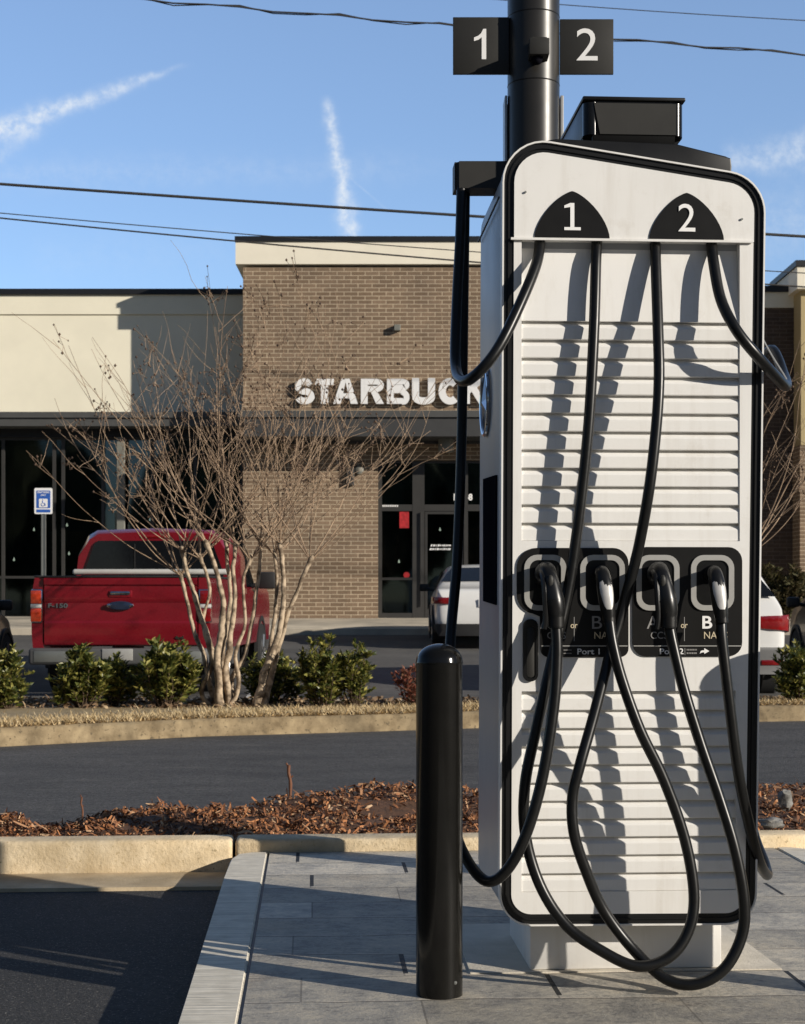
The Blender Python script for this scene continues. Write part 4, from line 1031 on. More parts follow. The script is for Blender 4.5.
bm = new(); rp = [(-.88, 1.34), (.88, 1.34), (.85, 1.50), (.735, 1.81), (.69, 1.85), (-.69, 1.85), (-.735, 1.81), (-.85, 1.50)]
prism(bm, rp, 1.945, 1.985, 'y'); obj('rear_window', bm, M['carglass'], truck, smooth=False)
bm = new(); box(bm, -.24, -.225, 1.938, 1.95, 1.34, 1.81); box(bm, .225, .24, 1.938, 1.95, 1.34, 1.81); obj('window_divider', bm, M['trim'], truck, smooth=False)
bm = new(); box(bm, -.16, .16, 1.955, 2.02, 1.885, 1.925, .01); obj('brake_light', bm, M['redlens'], truck)
for s in (-1, 1):
    bm = new(); prism(bm, [(2.35, 1.30), (3.05, 1.30), (3.05, 1.82), (2.5, 1.82)], s*.93, s*.985, 'x')
    for v in bm.verts: v.co.x -= s*(v.co.z-1.30)*.20
    obj('side_window', bm, M['carglass'], truck, smooth=False)
    bm = new(); prism(bm, [(3.12, 1.30), (4.15, 1.30), (3.75, 1.80), (3.12, 1.82)], s*.93, s*.985, 'x')
    for v in bm.verts: v.co.x -= s*(v.co.z-1.30)*.20
    obj('side_window', bm, M['carglass'], truck, smooth=False)
    bm = new(); tube(bm, [(s*.93, 4.0, 1.30), (s*1.12, 3.98, 1.34)], .03, 8); box(bm, *sorted((s*1.05, s*1.29)), 3.93, 4.03, 1.27, 1.50, .03); obj('side_mirror', bm, M['trim'], truck)
    # tail lamp: red with clear block between
    lx0, lx1 = sorted((s*.872, s*1.003))
    bm = new(); box(bm, lx0, lx1, -.008, .12, .86, 1.24, .015); lamp = obj('tail_lamp', bm, M['chrome'], truck)
    a, b_ = sorted((s*.885, s*1.006))
    bm = new(); box(bm, a, b_, -.016, .11, 1.075, 1.225, .012); obj('upper_lens', bm, M['redlens'] if s > 0 else M['amber'], lamp)
    bm = new(); box(bm, a, b_, -.016, .11, 1.03, 1.070, .008); obj('clear_lens', bm, M['whitelens'], lamp)
    bm = new(); box(bm, a, b_, -.016, .11, .875, 1.025, .012); obj('lower_lens', bm, M['redlens'] if s > 0 else M['amber'], lamp)
    wheel(truck, s*.88, 1.15, .40, .28, s); wheel(truck, s*.88, 4.75, .40, .28, s)
    for yy in (1.15, 4.75):
        bm = new(); pts = [(yy+.50*math.cos(a), .40+.50*math.sin(a)) for a in lin(R(-8), R(188), 15)]; pts2 = [(yy+.43*math.cos(a), .40+.43*math.sin(a)) for a in lin(R(188), R(-8), 15)]
        prism(bm, pts+pts2, s*.96, s*1.012, 'x'); obj('wheel_arch', bm, M['trim'], truck)
bm = new(); box(bm, -.995, .995, -.16, .0, .40, .585, .035, 3); bp = obj('rear_bumper', bm, M['greybumper'], truck)
bm = new(); box(bm, -.93, -.45, -.168, -.155, .43, .555, .01); box(bm, .45, .93, -.168, -.155, .43, .555, .01); obj('bumper_face', bm, M['galv'], bp)
bm = new(); box(bm, -.17, .17, -.170, -.158, .45, .58, .006); obj('licence_plate', bm, M['silver'], bp)
bm = new(); box(bm, -.955, .955, 1.70, 1.80, 1.425, 1.495, .03, 3); obj('bed_cover_roll', bm, simple('pale_grey_bed_cover', (.60, .59, .55), .5), truck)
bm = new(); box(bm, -.13, .13, -.012, .02, 1.145, 1.225, .012); th = obj('tailgate_handle', bm, M['redpaint'], tgate)
bm = new(); box(bm, -.11, .11, -.028, -.010, 1.175, 1.215, .012); obj('handle_bar', bm, M['chrome'], th)
bm = new(); lathe(bm, [(.001, -.030), (.07, -.028), (.085, -.02), (.085, .0)], 36, (0, 0, 0), 'y')
for v in bm.verts: v.co.x *= 1.7; v.co.z = v.co.z*.58+1.055
em = obj('tailgate_emblem', bm, simple('dark_blue_badge', (.02, .03, .06), .25, coat=.8), tgate)
bm = new()
for s in (-1, 1): lathe(bm, [(.002, -.036), (.022, -.03), (.028, -.018)], 16, (s*.125, 0, 1.055), 'y')
obj('badge_end', bm, M['chrome'], em)
text('model_badge', 'F-150', -.70, .013, 1.055, .22, .05, M['chrome'], tgate, .03, .012); text('small_badge', '4x4', .66, -.003, .70, .10, .04, M['chrome'], tgate, .03, .01)

def car(name, label, catg, loc, rz, paint, L_, W, Hh, kind, lamps):
    """rounded car body lofted along its length, tail at y=0"""
    t = thing(name, label, catg, loc, rz)
    w = W/2
    if kind == 'suv':
        st = [(.0, .80, .46, .78, .80), (.03, .93, .34, .95, .97), (.12, .97, .30, 1.02, 1.06), (.42, .985, .28, 1.06, Hh-.16), (.60, .99, .27, 1.06, Hh-.03), (1.2, 1.0, .26, 1.04, Hh), (2.3, 1.0, .26, 1.01, Hh-.01), (2.75, 1.0, .26, 1.0, Hh-.07), (3.45, .99, .26, .98, 1.02), (4.2, .95, .27, .88, .93), (L_-.12, .85, .30, .72, .76), (L_, .70, .38, .62, .63)]
        wy = (.85, L_-.95)
    else:
        st = [(.0, .80, .46, .72, .74), (.04, .92, .32, .94, .96), (.14, .96, .27, .99, 1.02), (.62, .98, .24, .97, 1.04), (1.30, .99, .23, .95, Hh-.05), (1.75, 1.0, .22, .94, Hh), (2.5, 1.0, .22, .92, Hh), (2.8, 1.0, .22, .92, Hh-.06), (3.5, .99, .22, .90, .95), (4.1, .96, .22, .82, .88), (L_-.12, .86, .26, .66, .70), (L_, .7, .34, .56, .58)]
        wy = (.95, L_-.95)
    secs = []
    for y, f, zb_, bl, rf in st:
        hw = w*f; g = rf-bl; k = min(1, g/.45)
        tw = hw*(1-.26*k); rt = max(tw-.13, .2)
        secs.append([(-hw*.9, y, zb_), (hw*.9, y, zb_), (hw*.985, y, zb_+.14), (hw, y, (zb_+bl)/2+.06), (hw*.985, y, bl-.07), (hw*.955, y, bl), (tw, y, rf-.05*k-.005), (rt, y, rf-.006*k), (0, y, rf+.012*k), (-rt, y, rf-.006*k), (-tw, y, rf-.05*k-.005), (-hw*.955, y, bl), (-hw*.985, y, bl-.07), (-hw, y, (zb_+bl)/2+.06), (-hw*.985, y, zb_+.14)])
    bm = new(); loft(bm, secs); o = obj('body', bm, M[paint], t, ang=180)
    sub = o.modifiers.new('smooth', 'SUBSURF'); sub.levels = 1; sub.render_levels = 2
    def gl(name, fs):
        bm = new()
        for f in fs: bm.faces.new([bm.verts.new(p) for p in f])
        return obj(name, bm, M['carglass'], t, smooth=False)
    def bl(i, j, a): return tuple(secs[i][j][k]+(secs[i+1][j][k]-secs[i][j][k])*a for k in range(3))
    ir = 2 if kind == 'suv' else 3
    def off(p, dy, dz): return (p[0], p[1]+dy, p[2]+dz)
    A = bl(ir, 7, .22); B = bl(ir, 7, .86); Cc = bl(ir, 9, .86); D = bl(ir, 9, .22)
    exa = 1.12
    gl('rear_window', [[off((A[0]*exa, A[1], A[2]), -.03, .02), off((0, A[1], A[2]+.01), -.045, .02), off((0, B[1], B[2]+.01), -.045, .03), off((B[0]*1.02, B[1], B[2]), -.03, .03)], [off((D[0]*exa, D[1], D[2]), -.03, .02), off((0, D[1], D[2]+.01), -.045, .02), off((0, Cc[1], Cc[2]+.01), -.045, .03), off((Cc[0]*1.02, Cc[1], Cc[2]), -.03, .03)]])
    for s, (j0, j1) in ((1, (5, 6)), (-1, (11, 10))):
        i0, i1 = (4, 7) if kind == 'suv' else (4, 7)
        lo = [secs[i][j0] for i in range(i0, i1+1)]; hi = [secs[i][j1] for i in range(i0, i1+1)]
        fs = []
        for k in range(len(lo)-1):
            f = []
            for p, q_ in ((lo[k], hi[k]), (lo[k+1], hi[k+1])):
                a_ = Vector(p).lerp(Vector(q_), .12)+Vector((s*.012, 0, 0)); b_ = Vector(p).lerp(Vector(q_), .86)+Vector((s*.012, 0, 0)); f.append((a_, b_))
            fs.append([f[0][0], f[1][0], f[1][1], f[0][1]])
        gl('side_windows', fs)
        bm = new(); box(bm, *sorted((s*(w+.02), s*(w+.20))), 3.02 if kind == 'suv' else 3.1, 3.14 if kind == 'suv' else 3.22, .98, 1.12, .035); tube(bm, [(s*(w-.08), 3.12, 1.0), (s*(w+.06), 3.1, 1.03)], .025, 8); obj('side_mirror', bm, M['trim'], t)
        for y in wy:
            wheel(t, s*(w-.11), y, .335, .22, s)
        for y in wy:
            bm = new(); pts = [(y+.40*math.cos(a), .335+.40*math.sin(a)) for a in lin(R(-10), R(190), 15)]; p2 = [(y+.345*math.cos(a), .335+.345*math.sin(a)) for a in lin(R(190), R(-10), 15)]
            prism(bm, pts+p2, s*(w-.05), s*(w+.006), 'x'); obj('wheel_arch', bm, M['trim'], t)
        # tail lamp wrapping the corner
        x0, x1, z0, z1 = lamps
        bm = new(); xs_ = lin(x0, x1, 6); rows = []
        pth = [(w*x0, -.012), (w*(x0*.5+x1*.5), -.022), (w*x1*.97, .015), (w*x1*1.02, .10), (w*x1*1.045, .28)]
        for n_, (px_, py_) in enumerate(pth):
            f = n_/(len(pth)-1); dz = (z1-z0)*(.32*(1-f) if kind == 'suv' else .1*(1-f))
            rows.append([bm.verts.new((s*px_, py_, z0+dz+.02*f)), bm.verts.new((s*px_, py_-.015, (z0+z1)/2+dz*.3)), bm.verts.new((s*px_, py_, z1-dz*.2+.01*f)), bm.verts.new((s*px_*.93, py_+.08, z1-dz*.2)), bm.verts.new((s*px_*.93, py_+.08, z0+dz))])
        for a, b_ in zip(rows, rows[1:]):
            for k in range(5): bm.faces.new((a[k], a[(k+1) % 5], b_[(k+1) % 5], b_[k]))
        bm.faces.new(rows[0]); bm.faces.new(rows[-1]); obj('tail_lamp', bm, M['redlens'], t, ang=50)
    if kind == 'suv':
        bm = new(); loft(bm, [[(-w*.93, y, .30), (w*.93, y, .30), (w*f, y, .42), (w*f, y, .56), (w*.9, y, .60), (-w*.9, y, .60), (-w*f, y, .56), (-w*f, y, .42)] for y, f in ((-.05, .86), (-.02, .97), (.12, 1.012), (.45, 1.015))]); rb_ = obj('rear_bumper', bm, M['greybumper'], t, ang=60)
        for s in (-1, 1):
            bm = new(); box(bm, *sorted((s*w*.62, s*w*.90)), -.062, -.02, .40, .46, .01); obj('reflector', bm, M['redlens'], rb_)
    else:
        bm = new(); loft(bm, [[(-w*.90, y, .22), (w*.90, y, .22), (w*f, y, .34), (w*f, y, .42), (-w*f, y, .42), (-w*f, y, .34)] for y, f in ((-.03, .82), (.0, .93), (.14, .985))]); obj('rear_valance', bm, M['trim'], t, ang=60)
    bm = new(); box(bm, -.16, .16, -.028 if kind == 'suv' else -.02, .03, .70, .83, .006); obj('licence_plate', bm, M['lettering'], t)
    return t
car('parked_suv', 'white crossover with red wraparound tail lamp parked at the right behind the charger', 'car', (3.43, 17.45, -.11), 0, 'whitepaint', 4.4, 1.80, 1.62, 'suv', (.60, .985, .74, .96))
car('white_sedan', 'white car parked nose to the shop entrance, seen left of the charger', 'car', (1.42, 26.0, .20), 0, 'whitepaint', 4.6, 1.82, 1.45, 'sedan', (.60, .985, .74, .86))
car('grey_sedan', 'grey car at the left edge beside the pickup, mostly cut off, black mirror showing', 'car', (-6.28, 17.6, -.10), 0, 'greypaint', 4.6, 1.82, 1.45, 'sedan', (.52, .985, .70, .86))
car('dark_hatchback', 'dark car parked at the right edge beside the white crossover', 'car', (6.32, 18.6, -.06), R(-2), 'darkpaint', 4.4, 1.80, 1.60, 'suv', (.60, .985, .80, 1.06))

# ---------------------------------------------------------------- trees and shrubs
def rv(r, s): return Vector((r.gauss(0, s), r.gauss(0, s), r.gauss(0, s)))
def myrtle(name, label, base_px, Y, trunks, seed, group, aim=None, nsh=9, hmax=3.95):
    """bare multi-stem tree: smooth trunks cut back to knuckles, long whippy shoots with old seed heads"""
    r = random.Random(seed); bx = X_(base_px, Y); z0 = 0.0
    t = thing(name, label, 'tree', (bx, Y, z0), 0, None); o0 = Vector((bx, Y, z0))
    tb, wb_ = new(), new()
    for pts in trunks:     # (px, py, dy, radius)
        q = [(*(P(p[0], p[1]+(4 if i_ == 0 else 0), Y+p[2])-o0+rv(r, .006)*(i_ > 0)), p[3]*.74) for i_, p in enumerate(pts)]; q = cat(q, 7)
        q = [(*(Vector(a[:3])+Vector((mn.noise(Vector((a[2]*5, seed, pts[0][0])))*.014, 0, 0))), a[3]*(1+.28*mn.noise(Vector((a[2]*11, pts[0][0]*3, seed)))+.35*max(0, .35-a[2]))) for a in q]
        tube(tb, [Vector(a[:3])+rv(r, a[3]*.06) for a in q], [a[3]*(1+r.uniform(-.08, .08)) for a in q], 9)
        kn = Vector(q[-1][:3]); kd = (Vector(q[-1][:3])-Vector(q[-8][:3])).normalized()
        tube(tb, [kn-kd*.05, kn, kn+kd*.04, kn+kd*.06], [q[-1][3], q[-1][3]*1.25, q[-1][3]*1.1, q[-1][3]*.5], 8)
        lean = kn.x
        n = nsh+r.randint(-1, 2)
        for i in range(n):
            side = (i+.5)/n*2-1+r.uniform(-.25, .25)
            d = Vector((side*1.25+lean*.7, r.gauss(0, .5), .95+r.uniform(-.35, .3))).normalized()
            ln = r.uniform(1.4, 2.9)*(1-.12*abs(side))
            ln = min(ln, (hmax-kn.z)/max(d.z, .35))
            m = 10; p = kn.copy(); pts2 = [p.copy()]
            bend = Vector((-side*.05+r.gauss(0, .03), r.gauss(0, .03), .055))
            for k in range(m):
                d = (d+bend*.6+rv(r, .055)).normalized(); p = p+d*ln/m; pts2.append(p.copy())
            r0 = r.uniform(.0042, .0080); pts2 = [Vector(v) for v in cat([tuple(v) for v in pts2], 2)]
            nn = len(pts2); tube(wb_, pts2, [r0*(1-.75*k/nn) for k in range(nn)], 5)
            # side shoots
            for j in range(r.randint(3, 6)):
                k = r.randint(int(nn*.35), nn-2); s0 = pts2[k]; dd = (pts2[k+1]-pts2[k]).normalized()
                sd = (dd*.75+Vector((r.choice((-1, 1))*r.uniform(.3, .9), r.gauss(0, .6), r.uniform(0, .5)))).normalized()
                sl_ = r.uniform(.15, .7); sp_ = [s0.copy()]
                pp = s0.copy()
                for h in range(5): sd = (sd+rv(r, .10)+Vector((0, 0, .06))).normalized(); pp = pp+sd*sl_/5; sp_.append(pp.copy())
                tube(wb_, sp_, [.0029*(1-.6*h/5) for h in range(6)], 4)
                if r.random() < .36:
                    for h in range(r.randint(4, 9)):   # panicle of old capsules
                        e = sp_[r.randint(3, 5)]+rv(r, .045)
                        tube(wb_, [sp_[r.randint(3, 4)], e], .0022, 3, caps=False)
                        s_ = r.uniform(.008, .015)
                        vs = [wb_.verts.new(e+Vector(v)*s_) for v in ((1, 0, 0), (-1, 0, 0), (0, 1, 0), (0, -1, 0), (0, 0, 1.2), (0, 0, -1.2))]
                        for a, b_, c_ in ((0, 2, 4), (2, 1, 4), (1, 3, 4), (3, 0, 4), (2, 0, 5), (1, 2, 5), (3, 1, 5), (0, 3, 5)): wb_.faces.new((vs[a], vs[b_], vs[c_])).material_index = 1
    obj('trunk', tb, M['bark'], t, ang=80); obj('branches', wb_, [M['twig'], M['pod']], t, ang=80)
    return t
YB = 14.9
trunksA = [
    [(219, 708, 0, .055), (218, 672, .02, .05), (208, 640, .05, .042), (199, 610, .08, .034), (189, 578, .1, .03), (183, 552, .1, .031)],
    [(221, 706, -.08, .05), (217, 665, -.08, .046), (221, 630, -.08, .042), (223, 600, -.1, .036), (214, 565, -.1, .031), (207, 546, -.1, .031)],
    [(231, 707, -.02, .048), (227, 668, 0, .045), (229, 645, 0, .04), (234, 600, .06, .03), (235, 570, .08, .028), (236, 545, .08, .029)],
    [(236, 706, .05, .040), (232, 680, .05, .037), (245, 655, .06, .03), (254, 610, .08, .026), (259, 570, .1, .026), (261, 545, .1, .028)],
    [(214, 702, .15, .036), (206, 660, .2, .034), (196, 632, .25, .027), (186, 600, .3, .024), (181, 575, .3, .025)],
    [(229, 704, -.04, .03), (240, 684, -.04, .028), (236, 655, 0, .024), (246, 620, .03, .021), (243, 585, .05, .019), (250, 560, .05, .022)],
    [(211, 704, .05, .03), (202, 690, .05, .027), (212, 660, .06, .025), (203, 625, .1, .021), (209, 590, .1, .02), (200, 560, .1, .023)],
    [(225, 704, .1, .04), (224, 650, .15, .034), (231, 600, .2, .028), (228, 560, .2, .026), (226, 540, .2, .027)]]
trunksB = [
    [(255, 707, 0, .052), (266, 672, 0, .048), (276, 640, 0, .042), (284, 600, .03, .034), (283, 565, .05, .03), (280, 546, .05, .032)],
    [(263, 707, .08, .045), (272, 672, .08, .04), (281, 640, .08, .034), (292, 605, .06, .028), (303, 575, .05, .026), (310, 560, .05, .029)],
    [(259, 706, .14, .038), (268, 665, .16, .034), (274, 625, .2, .027), (277, 585, .2, .024), (276, 556, .2, .025)]]
myrtle('bare_tree', 'bare tree with a dense multi-stem trunk and fanning twigs, directly before the red pickup', 225, YB, trunksA, 21, None, nsh=8, hmax=4.4)
myrtle('bare_tree', 'bare multi-stem tree leaning right before the brick wall, between pickup and charger', 262, YB-.1, trunksB, 5, None, nsh=9, hmax=4.1)
trunksC = [[(700, 704, 0, .05), (702, 650, 0, .045), (712, 590, 0, .036), (722, 555, .05, .03)], [(706, 704, .08, .045), (712, 660, .08, .04), (730, 600, .1, .03), (744, 560, .1, .029)], [(695, 704, .08, .045), (690, 650, .08, .04), (680, 590, .1, .03), (676, 560, .1, .029)]]
myrtle('bare_tree', 'bare tree almost hidden by the charger, only its right twigs show against the dark brick', 700, 15.4, trunksC, 9, None, nsh=9, hmax=3.5)

def leaf(bm, p, d, l, w, up):
    s = d.cross(up)
    if s.length < 1e-3: s = Vector((1, 0, 0))
    s.normalize(); n = s.cross(d).normalized()
    a = bm.verts.new(p); b_ = bm.verts.new(p+d*l*.5+s*w+n*w*.35); c_ = bm.verts.new(p+d*l+n*l*-.08); e = bm.verts.new(p+d*l*.5-s*w+n*w*.35); m_ = bm.verts.new(p+d*l*.52)
    bm.faces.new((a, b_, m_)); bm.faces.new((b_, c_, m_)); bm.faces.new((c_, e, m_)); bm.faces.new((e, a, m_))
def shrub(name, label, px0, px1, ytop, Y, seed, mt='leaf', nst=26, zb_=-.005, dens=1.0, lsz=1.0, group='clipped evergreen shrubs along the far planting strip', ragged=.42):
    r = random.Random(seed); cx = X_((px0+px1)/2, Y); hw = (px1-px0)/2*Y/F; hh = Z_(ytop, Y)-zb_
    t = thing(name, label, 'shrub', (cx, Y, zb_), 0, group)
    sb, lb_ = new(), new()
    for i in range(nst):
        a = r.uniform(0, 6.283); rad = math.sqrt(r.random())
        top = Vector((math.cos(a)*rad*hw, math.sin(a)*rad*hw*.9, hh*(1-ragged*r.random()-.35*rad*rad)))
        b0 = Vector((math.cos(a)*rad*hw*.25, math.sin(a)*rad*hw*.25, 0))
        pts = cat([tuple(b0), tuple(b0.lerp(top, .4)+Vector((top.x*.18, top.y*.18, 0))+rv(r, .015)), tuple(b0.lerp(top, .75)+rv(r, .02)+Vector((top.x*.12, top.y*.12, 0))), tuple(top)], 4)
        pts = [Vector(p) for p in pts]; n = len(pts)
        tube(sb, pts, [.007*(1-.6*k/n) for k in range(n)], 5)
        nl = int(46*dens)
        for k in range(nl):
            f = .18+.82*(k/nl)**.8; i0 = min(int(f*(n-1)), n-2); p = pts[i0].lerp(pts[i0+1], f*(n-1)-i0); dd = (pts[i0+1]-pts[i0]).normalized()
            a2 = k*2.4+r.uniform(-.5, .5); e = Vector((math.cos(a2), math.sin(a2), 0)); tilt = .35+.75*f+r.uniform(-.2, .25)
            d = (e+dd*tilt+rv(r, .12)).normalized()
            leaf(lb_, p+rv(r, .012), d, lsz*r.uniform(.045, .095), lsz*r.uniform(.011, .019), dd)
        # short side sprigs fill the body
        for q_ in range(3):
            i0 = r.randint(int(n*.3), n-2); p = pts[i0]; d0_ = (Vector((r.gauss(0, 1), r.gauss(0, 1), r.uniform(.2, 1.2)))).normalized(); e2 = p+d0_*r.uniform(.07, .14)
            tube(sb, [p, e2], .003, 4)
            for k in range(int(12*dens)):
                pp = p.lerp(e2, .3+.7*k/12); a2 = k*2.4; d = (Vector((math.cos(a2), math.sin(a2), .3))+d0_*.8+rv(r, .2)).normalized(); leaf(lb_, pp, d, lsz*r.uniform(.045, .08), lsz*.014, d0_)
    obj('stems', sb, M['stem'], t, ang=80); obj('foliage', lb_, M[mt], t, smooth=False)
    return t
G = None
shrub('evergreen_shrub', 'yellow-green shrub at the left edge in front of the grey car', -14, 27, 651, 14.6, 1)
shrub('evergreen_shrub', 'dense dark evergreen shrub below the left tail lamp of the pickup', 58, 108, 645, 14.75, 2, nst=32, lsz=1.15)
shrub('evergreen_shrub', 'evergreen shrub under the middle of the red tailgate', 96, 136, 651, 14.95, 3, nst=20, lsz=1.1, ragged=.4)
shrub('evergreen_shrub', 'tall evergreen shrub just left of the tree trunks', 134, 198, 638, 14.8, 4, nst=34, lsz=1.2, ragged=.32)
shrub('evergreen_shrub', 'small dark shrub between the two bare trees and the tall bush', 240, 304, 650, 15.3, 5, nst=34)
shrub('evergreen_shrub', 'open upright shrub with two leafy peaks between the trees and the bollard', 296, 350, 628, 14.7, 6, nst=24, dens=1.1, ragged=.45)
shrub('evergreen_shrub', 'smaller upright shrub at the right shoulder of the open one', 335, 376, 632, 14.75, 7, nst=15, ragged=.4)
shrub('reddish_shrub', 'small reddish bronze-leaved shrub partly behind the bollard', 397, 442, 655, 14.9, 8, 'leafred', nst=18, dens=.7, lsz=.8, group=None)
shrub('evergreen_shrub', 'evergreen shrub at the right edge in front of the white crossover', 777, 826, 642, 15.2, 9, nst=26, ragged=.4)
shrub('olive_hedge_bush', 'dull olive bush against the dark brick wing at the right', 742, 815, 560, 31.6, 10, 'leafdull', nst=60, zb_=.55, lsz=1.9, group=None)
shrub('evergreen_shrub', 'shrub hidden behind the charger', 560, 640, 645, 14.9, 12, nst=24)

# a far wood behind the camera, mirrored in the shop windows
r9 = random.Random(31); bm = new()
for i in range(70):
    x = -120+3.6*i+r9.uniform(-2, 2); y = -48+r9.uniform(-8, 8); hh_ = r9.uniform(11, 19); ww = r9.uniform(2, 4)
    b9 = bmesh.ops.create_icosphere(bm, subdivisions=3, radius=1)
    for v in b9['verts']:
        v.co *= 1+.35*mn.noise(v.co*2.2+Vector((i*7, 0, 0)))+.25*mn.noise(v.co*6+Vector((i, 3, 0)))
        v.co = Vector((x+v.co.x*ww, y+v.co.y*ww, hh_*.58+v.co.z*hh_*.42))
    tube(bm, [(x, y, -.2), (x, y, hh_*.5)], .22, 6)
wo = obj('distant_wood', bm, simple('brown_green_far_trees', (.075, .07, .035), .95, c2=(.03, .03, .015), scale=.8), None); tag(wo, 'line of brown-green trees across the road behind the camera', 'trees', kind='stuff')

# two thin sticks and a stone in the mulch bed
def stick(px, pyb, pyt, Y, rr, label, kink):
    a, b_ = P(px, pyb, Y), P(px+kink, pyt, Y); t = thing('planted_stick', label, 'stick', a-Vector((0, 0, .05)))
    bm = new(); d = b_-a; pts = cat([(0, 0, 0), tuple(d*.4+Vector((.006, 0, .05))), tuple(d*.75+Vector((-.003, 0, .05))), tuple(d+Vector((0, 0, .05)))], 4); tube(bm, pts, [rr*(1+.12*math.sin(i*2.1)) for i in range(len(pts))], 8)
    obj('stem', bm, M['redstick'], t)
    bm = new(); tube(bm, [d*.55+Vector((0, 0, .05)), d*.62+Vector((rr*2.2, 0, .055))], rr*.5, 6); tube(bm, [d+Vector((0, 0, .03)), d+Vector((-rr*1.6, 0, .06))], rr*.55, 6); obj('bud', bm, M['redstick'], t)
stick(289.5, 796, 765, 7.9, .0085, 'rusty red cut stem standing upright in the mulch', -.5)
stick(81, 822, 797, 7.1, .004, 'thin dark twig standing in the mulch at the left', 1)
rr_ = random.Random(2)
def rock(px, py, Y, sx, sy, sz, label):
    c_ = P(px, py, Y); t = bpy.data.objects
    bm = new(); bmesh.ops.create_icosphere(bm, subdivisions=3, radius=1)
    for v in bm.verts:
        n = mn.noise(v.co*1.6+Vector((px, 0, 0)))*.35+mn.noise(v.co*4)*.12; v.co *= 1+n; v.co.x *= sx; v.co.y *= sy; v.co.z *= sz
    o = obj('stone', bm, M['rock'], None, ang=30); o.location = c_; tag(o, label, 'stone'); return o
rock(771, 823, 6.62, .055, .05, .022, 'flat grey stone lying on the mulch right behind the charger')
rock(785, 800, 7.0, .035, .03, .05, 'upright brown-grey stone in the mulch at the right edge')
SUN_E, SKY_E = 5.0, .13
# ---------------------------------------------------------------- camera, sun, sky
cam = bpy.data.cameras.new('camera'); co = bpy.data.objects.new('camera', cam); col.objects.link(co)
co.location = (0, 0, H); co.rotation_euler = (R(90), 0, 0)
cam.sensor_fit = 'HORIZONTAL'; cam.sensor_width = 36; cam.lens = 36*F/805
W_, H_ = 805, 1024
cam.shift_y = (HY-512)/805
cam.clip_start = .05; cam.clip_end = 3000
cam.dof.use_dof = True; cam.dof.focus_distance = 4.25; cam.dof.aperture_fstop = 20
scene.camera = co
EL = R(19); to_sun = Vector((.865*math.cos(EL), -.502*math.cos(EL), math.sin(EL))).normalized()
sun = bpy.data.lights.new('sun', 'SUN'); sun.energy = SUN_E; sun.angle = R(.53); sun.color = (1, .925, .815)
so = bpy.data.objects.new('sun', sun); col.objects.link(so)
so.rotation_euler = (-to_sun).to_track_quat('-Z', 'Y').to_euler(); so.location = (20, -12, 14)
w = bpy.data.worlds.new('World'); scene.world = w; w.use_nodes = True
nt = w.node_tree; nt.nodes.clear()
out = nt.nodes.new('ShaderNodeOutputWorld'); bg = nt.nodes.new('ShaderNodeBackground'); nt.links.new(bg.outputs[0], out.inputs[0])
sky = nt.nodes.new('ShaderNodeTexSky'); sky.sky_type = 'NISHITA'; sky.sun_disc = False
sky.sun_elevation = EL; sky.sun_rotation = math.atan2(to_sun.x, to_sun.y)
sky.altitude = 300; sky.air_density = 1.0; sky.dust_density = .05; sky.ozone_density = 3.5
bg.inputs[1].default_value = SKY_E
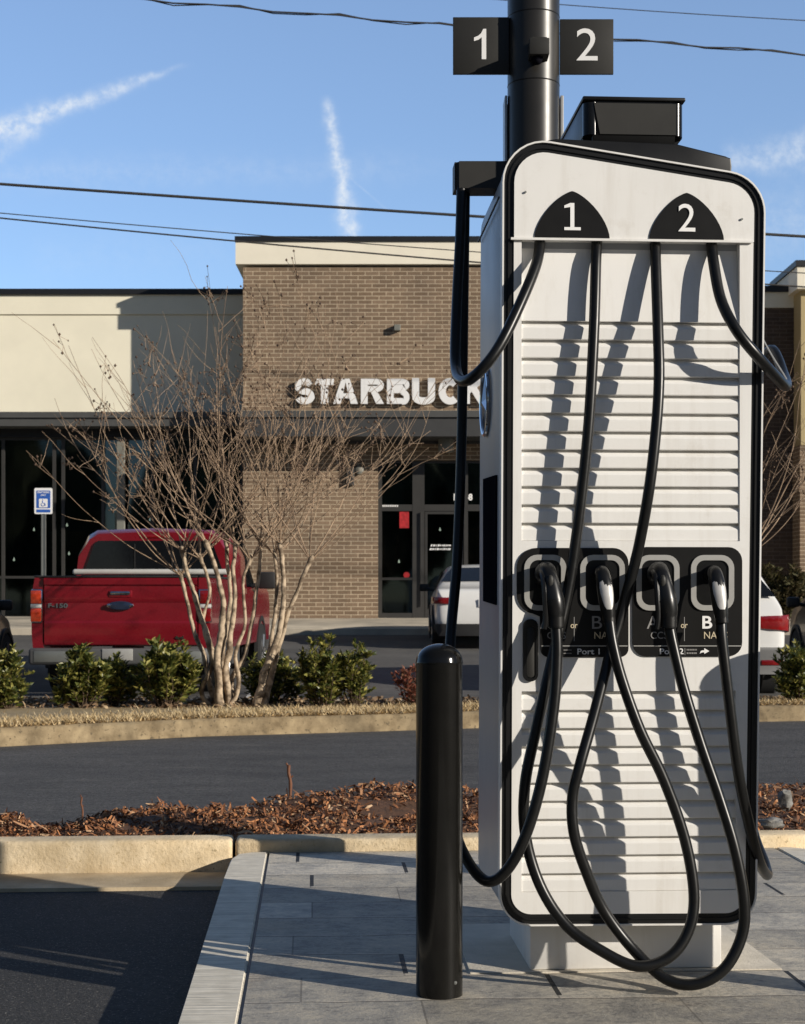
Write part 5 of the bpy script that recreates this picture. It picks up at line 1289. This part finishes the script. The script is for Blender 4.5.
# thin clouds and contrails, placed by compass direction
g = nt.nodes.new('ShaderNodeTexCoord'); sp = nt.nodes.new('ShaderNodeSeparateXYZ'); nt.links.new(g.outputs['Generated'], sp.inputs[0])
ysafe = mathn(nt, 'MAXIMUM', sp.outputs[1], .02)
a = mathn(nt, 'DIVIDE', sp.outputs[0], ysafe); e = mathn(nt, 'DIVIDE', sp.outputs[2], ysafe)
cv = nt.nodes.new('ShaderNodeCombineXYZ'); nt.links.new(a, cv.inputs[0]); nt.links.new(e, cv.inputs[1])
nz = noise(nt, cv.outputs[0], 40, 3, .62); nz2 = noise(nt, cv.outputs[0], 110, 4, .65)
def streak(x0, y0, x1, y1, w0, w1, f0, f1, amp, wav, nsc):
    """soft ragged streak between two directions; w half widths, f brightness at the two ends"""
    ax, ay, bx_, by = (x0-CX)/F, (HY-y0)/F, (x1-CX)/F, (HY-y1)/F
    dx, dy = bx_-ax, by-ay; Ln = math.hypot(dx, dy); ux, uy = dx/Ln, dy/Ln
    ra = mathn(nt, 'SUBTRACT', a, ax); re = mathn(nt, 'SUBTRACT', e, ay)
    t = mathn(nt, 'DIVIDE', mathn(nt, 'ADD', mathn(nt, 'MULTIPLY', ra, ux), mathn(nt, 'MULTIPLY', re, uy)), Ln)
    s = mathn(nt, 'SUBTRACT', mathn(nt, 'MULTIPLY', re, ux), mathn(nt, 'MULTIPLY', ra, uy))
    s = mathn(nt, 'ADD', s, mathn(nt, 'MULTIPLY', mathn(nt, 'SUBTRACT', nz, .5), wav/F))
    wd = mathn(nt, 'MULTIPLY_ADD', t, (w1-w0)/F, w0/F)
    q = mathn(nt, 'DIVIDE', s, mathn(nt, 'MAXIMUM', wd, 1e-4)); prof = mathn(nt, 'POWER', 2.718, mathn(nt, 'MULTIPLY', mathn(nt, 'MULTIPLY', q, q), -1.0))
    def ss(v, lo, hi):
        n = nt.nodes.new('ShaderNodeMapRange'); n.interpolation_type = 'SMOOTHSTEP'; n.inputs[1].default_value = lo; n.inputs[2].default_value = hi
        nt.links.new(v, n.inputs[0]); return n.outputs[0]
    ends = mathn(nt, 'MULTIPLY', ss(t, -.05, .08), mathn(nt, 'SUBTRACT', 1, ss(t, .8, 1.05)))
    br = mathn(nt, 'MULTIPLY_ADD', t, f1-f0, f0)
    tex = ss(nz2, .30, .70)
    return mathn(nt, 'MULTIPLY', mathn(nt, 'MULTIPLY', mathn(nt, 'MULTIPLY', prof, ends), mathn(nt, 'MULTIPLY_ADD', tex, .75, .25)), mathn(nt, 'MULTIPLY', br, amp))
S = [streak(-60, 152, 185, 66, 14, 2.5, .95, .4, 1.25, 18, 40), streak(-10, 165, 40, 125, 4, 9, .3, .5, .6, 14, 50), streak(327, 100, 355, 250, 5, 9, .55, .95, 1.2, 22, 42), streak(-100, 175, 470, 168, 16, 14, .28, .16, .55, 25, 18),
     streak(350, 178, 392, 214, 1, 1.2, .3, .2, .5, 1, 50), streak(725, 162, 860, 142, 13, 18, .55, .8, .8, 26, 30), streak(735, 235, 860, 205, 24, 34, .35, .45, .6, 30, 22), streak(30, 260, 250, 245, 22, 22, .12, .10, .5, 20, 15)]
tot = S[0]
for s_ in S[1:]: tot = mathn(nt, 'ADD', tot, s_)
fr = mathn(nt, 'GREATER_THAN', sp.outputs[1], .05)
fac = mathn(nt, 'MINIMUM', mathn(nt, 'MULTIPLY', tot, fr), .9)
cl = 1/SKY_E
# sky gain added by direction: raised ahead, cut behind and overhead to deepen shade
mr = nt.nodes.new('ShaderNodeMapRange'); mr.interpolation_type = 'SMOOTHSTEP'
for i_, v_ in ((1, .1), (2, .92), (3, .38), (4, 1.28)): mr.inputs[i_].default_value = v_
nt.links.new(sp.outputs[1], mr.inputs[0])
tint = mixc(nt, .16, mixc(nt, 1.0, sky.outputs[0], (1.0, 1.0, 1.06), 'MULTIPLY'), (.46*cl, .60*cl, .80*cl))
vm = nt.nodes.new('ShaderNodeVectorMath'); vm.operation = 'SCALE'; nt.links.new(tint, vm.inputs[0]); nt.links.new(mr.outputs[0], vm.inputs['Scale'])
c = mixc(nt, fac, vm.outputs[0], (.80*cl, .86*cl, .93*cl))
nt.links.new(c, bg.inputs[0])
scene.view_settings.view_transform = 'Standard'; scene.view_settings.look = 'None'; scene.view_settings.exposure = 0
scene.render.resolution_x = W_; scene.render.resolution_y = H_
scene.cycles.use_denoising = True
scene.cycles.max_bounces = 6
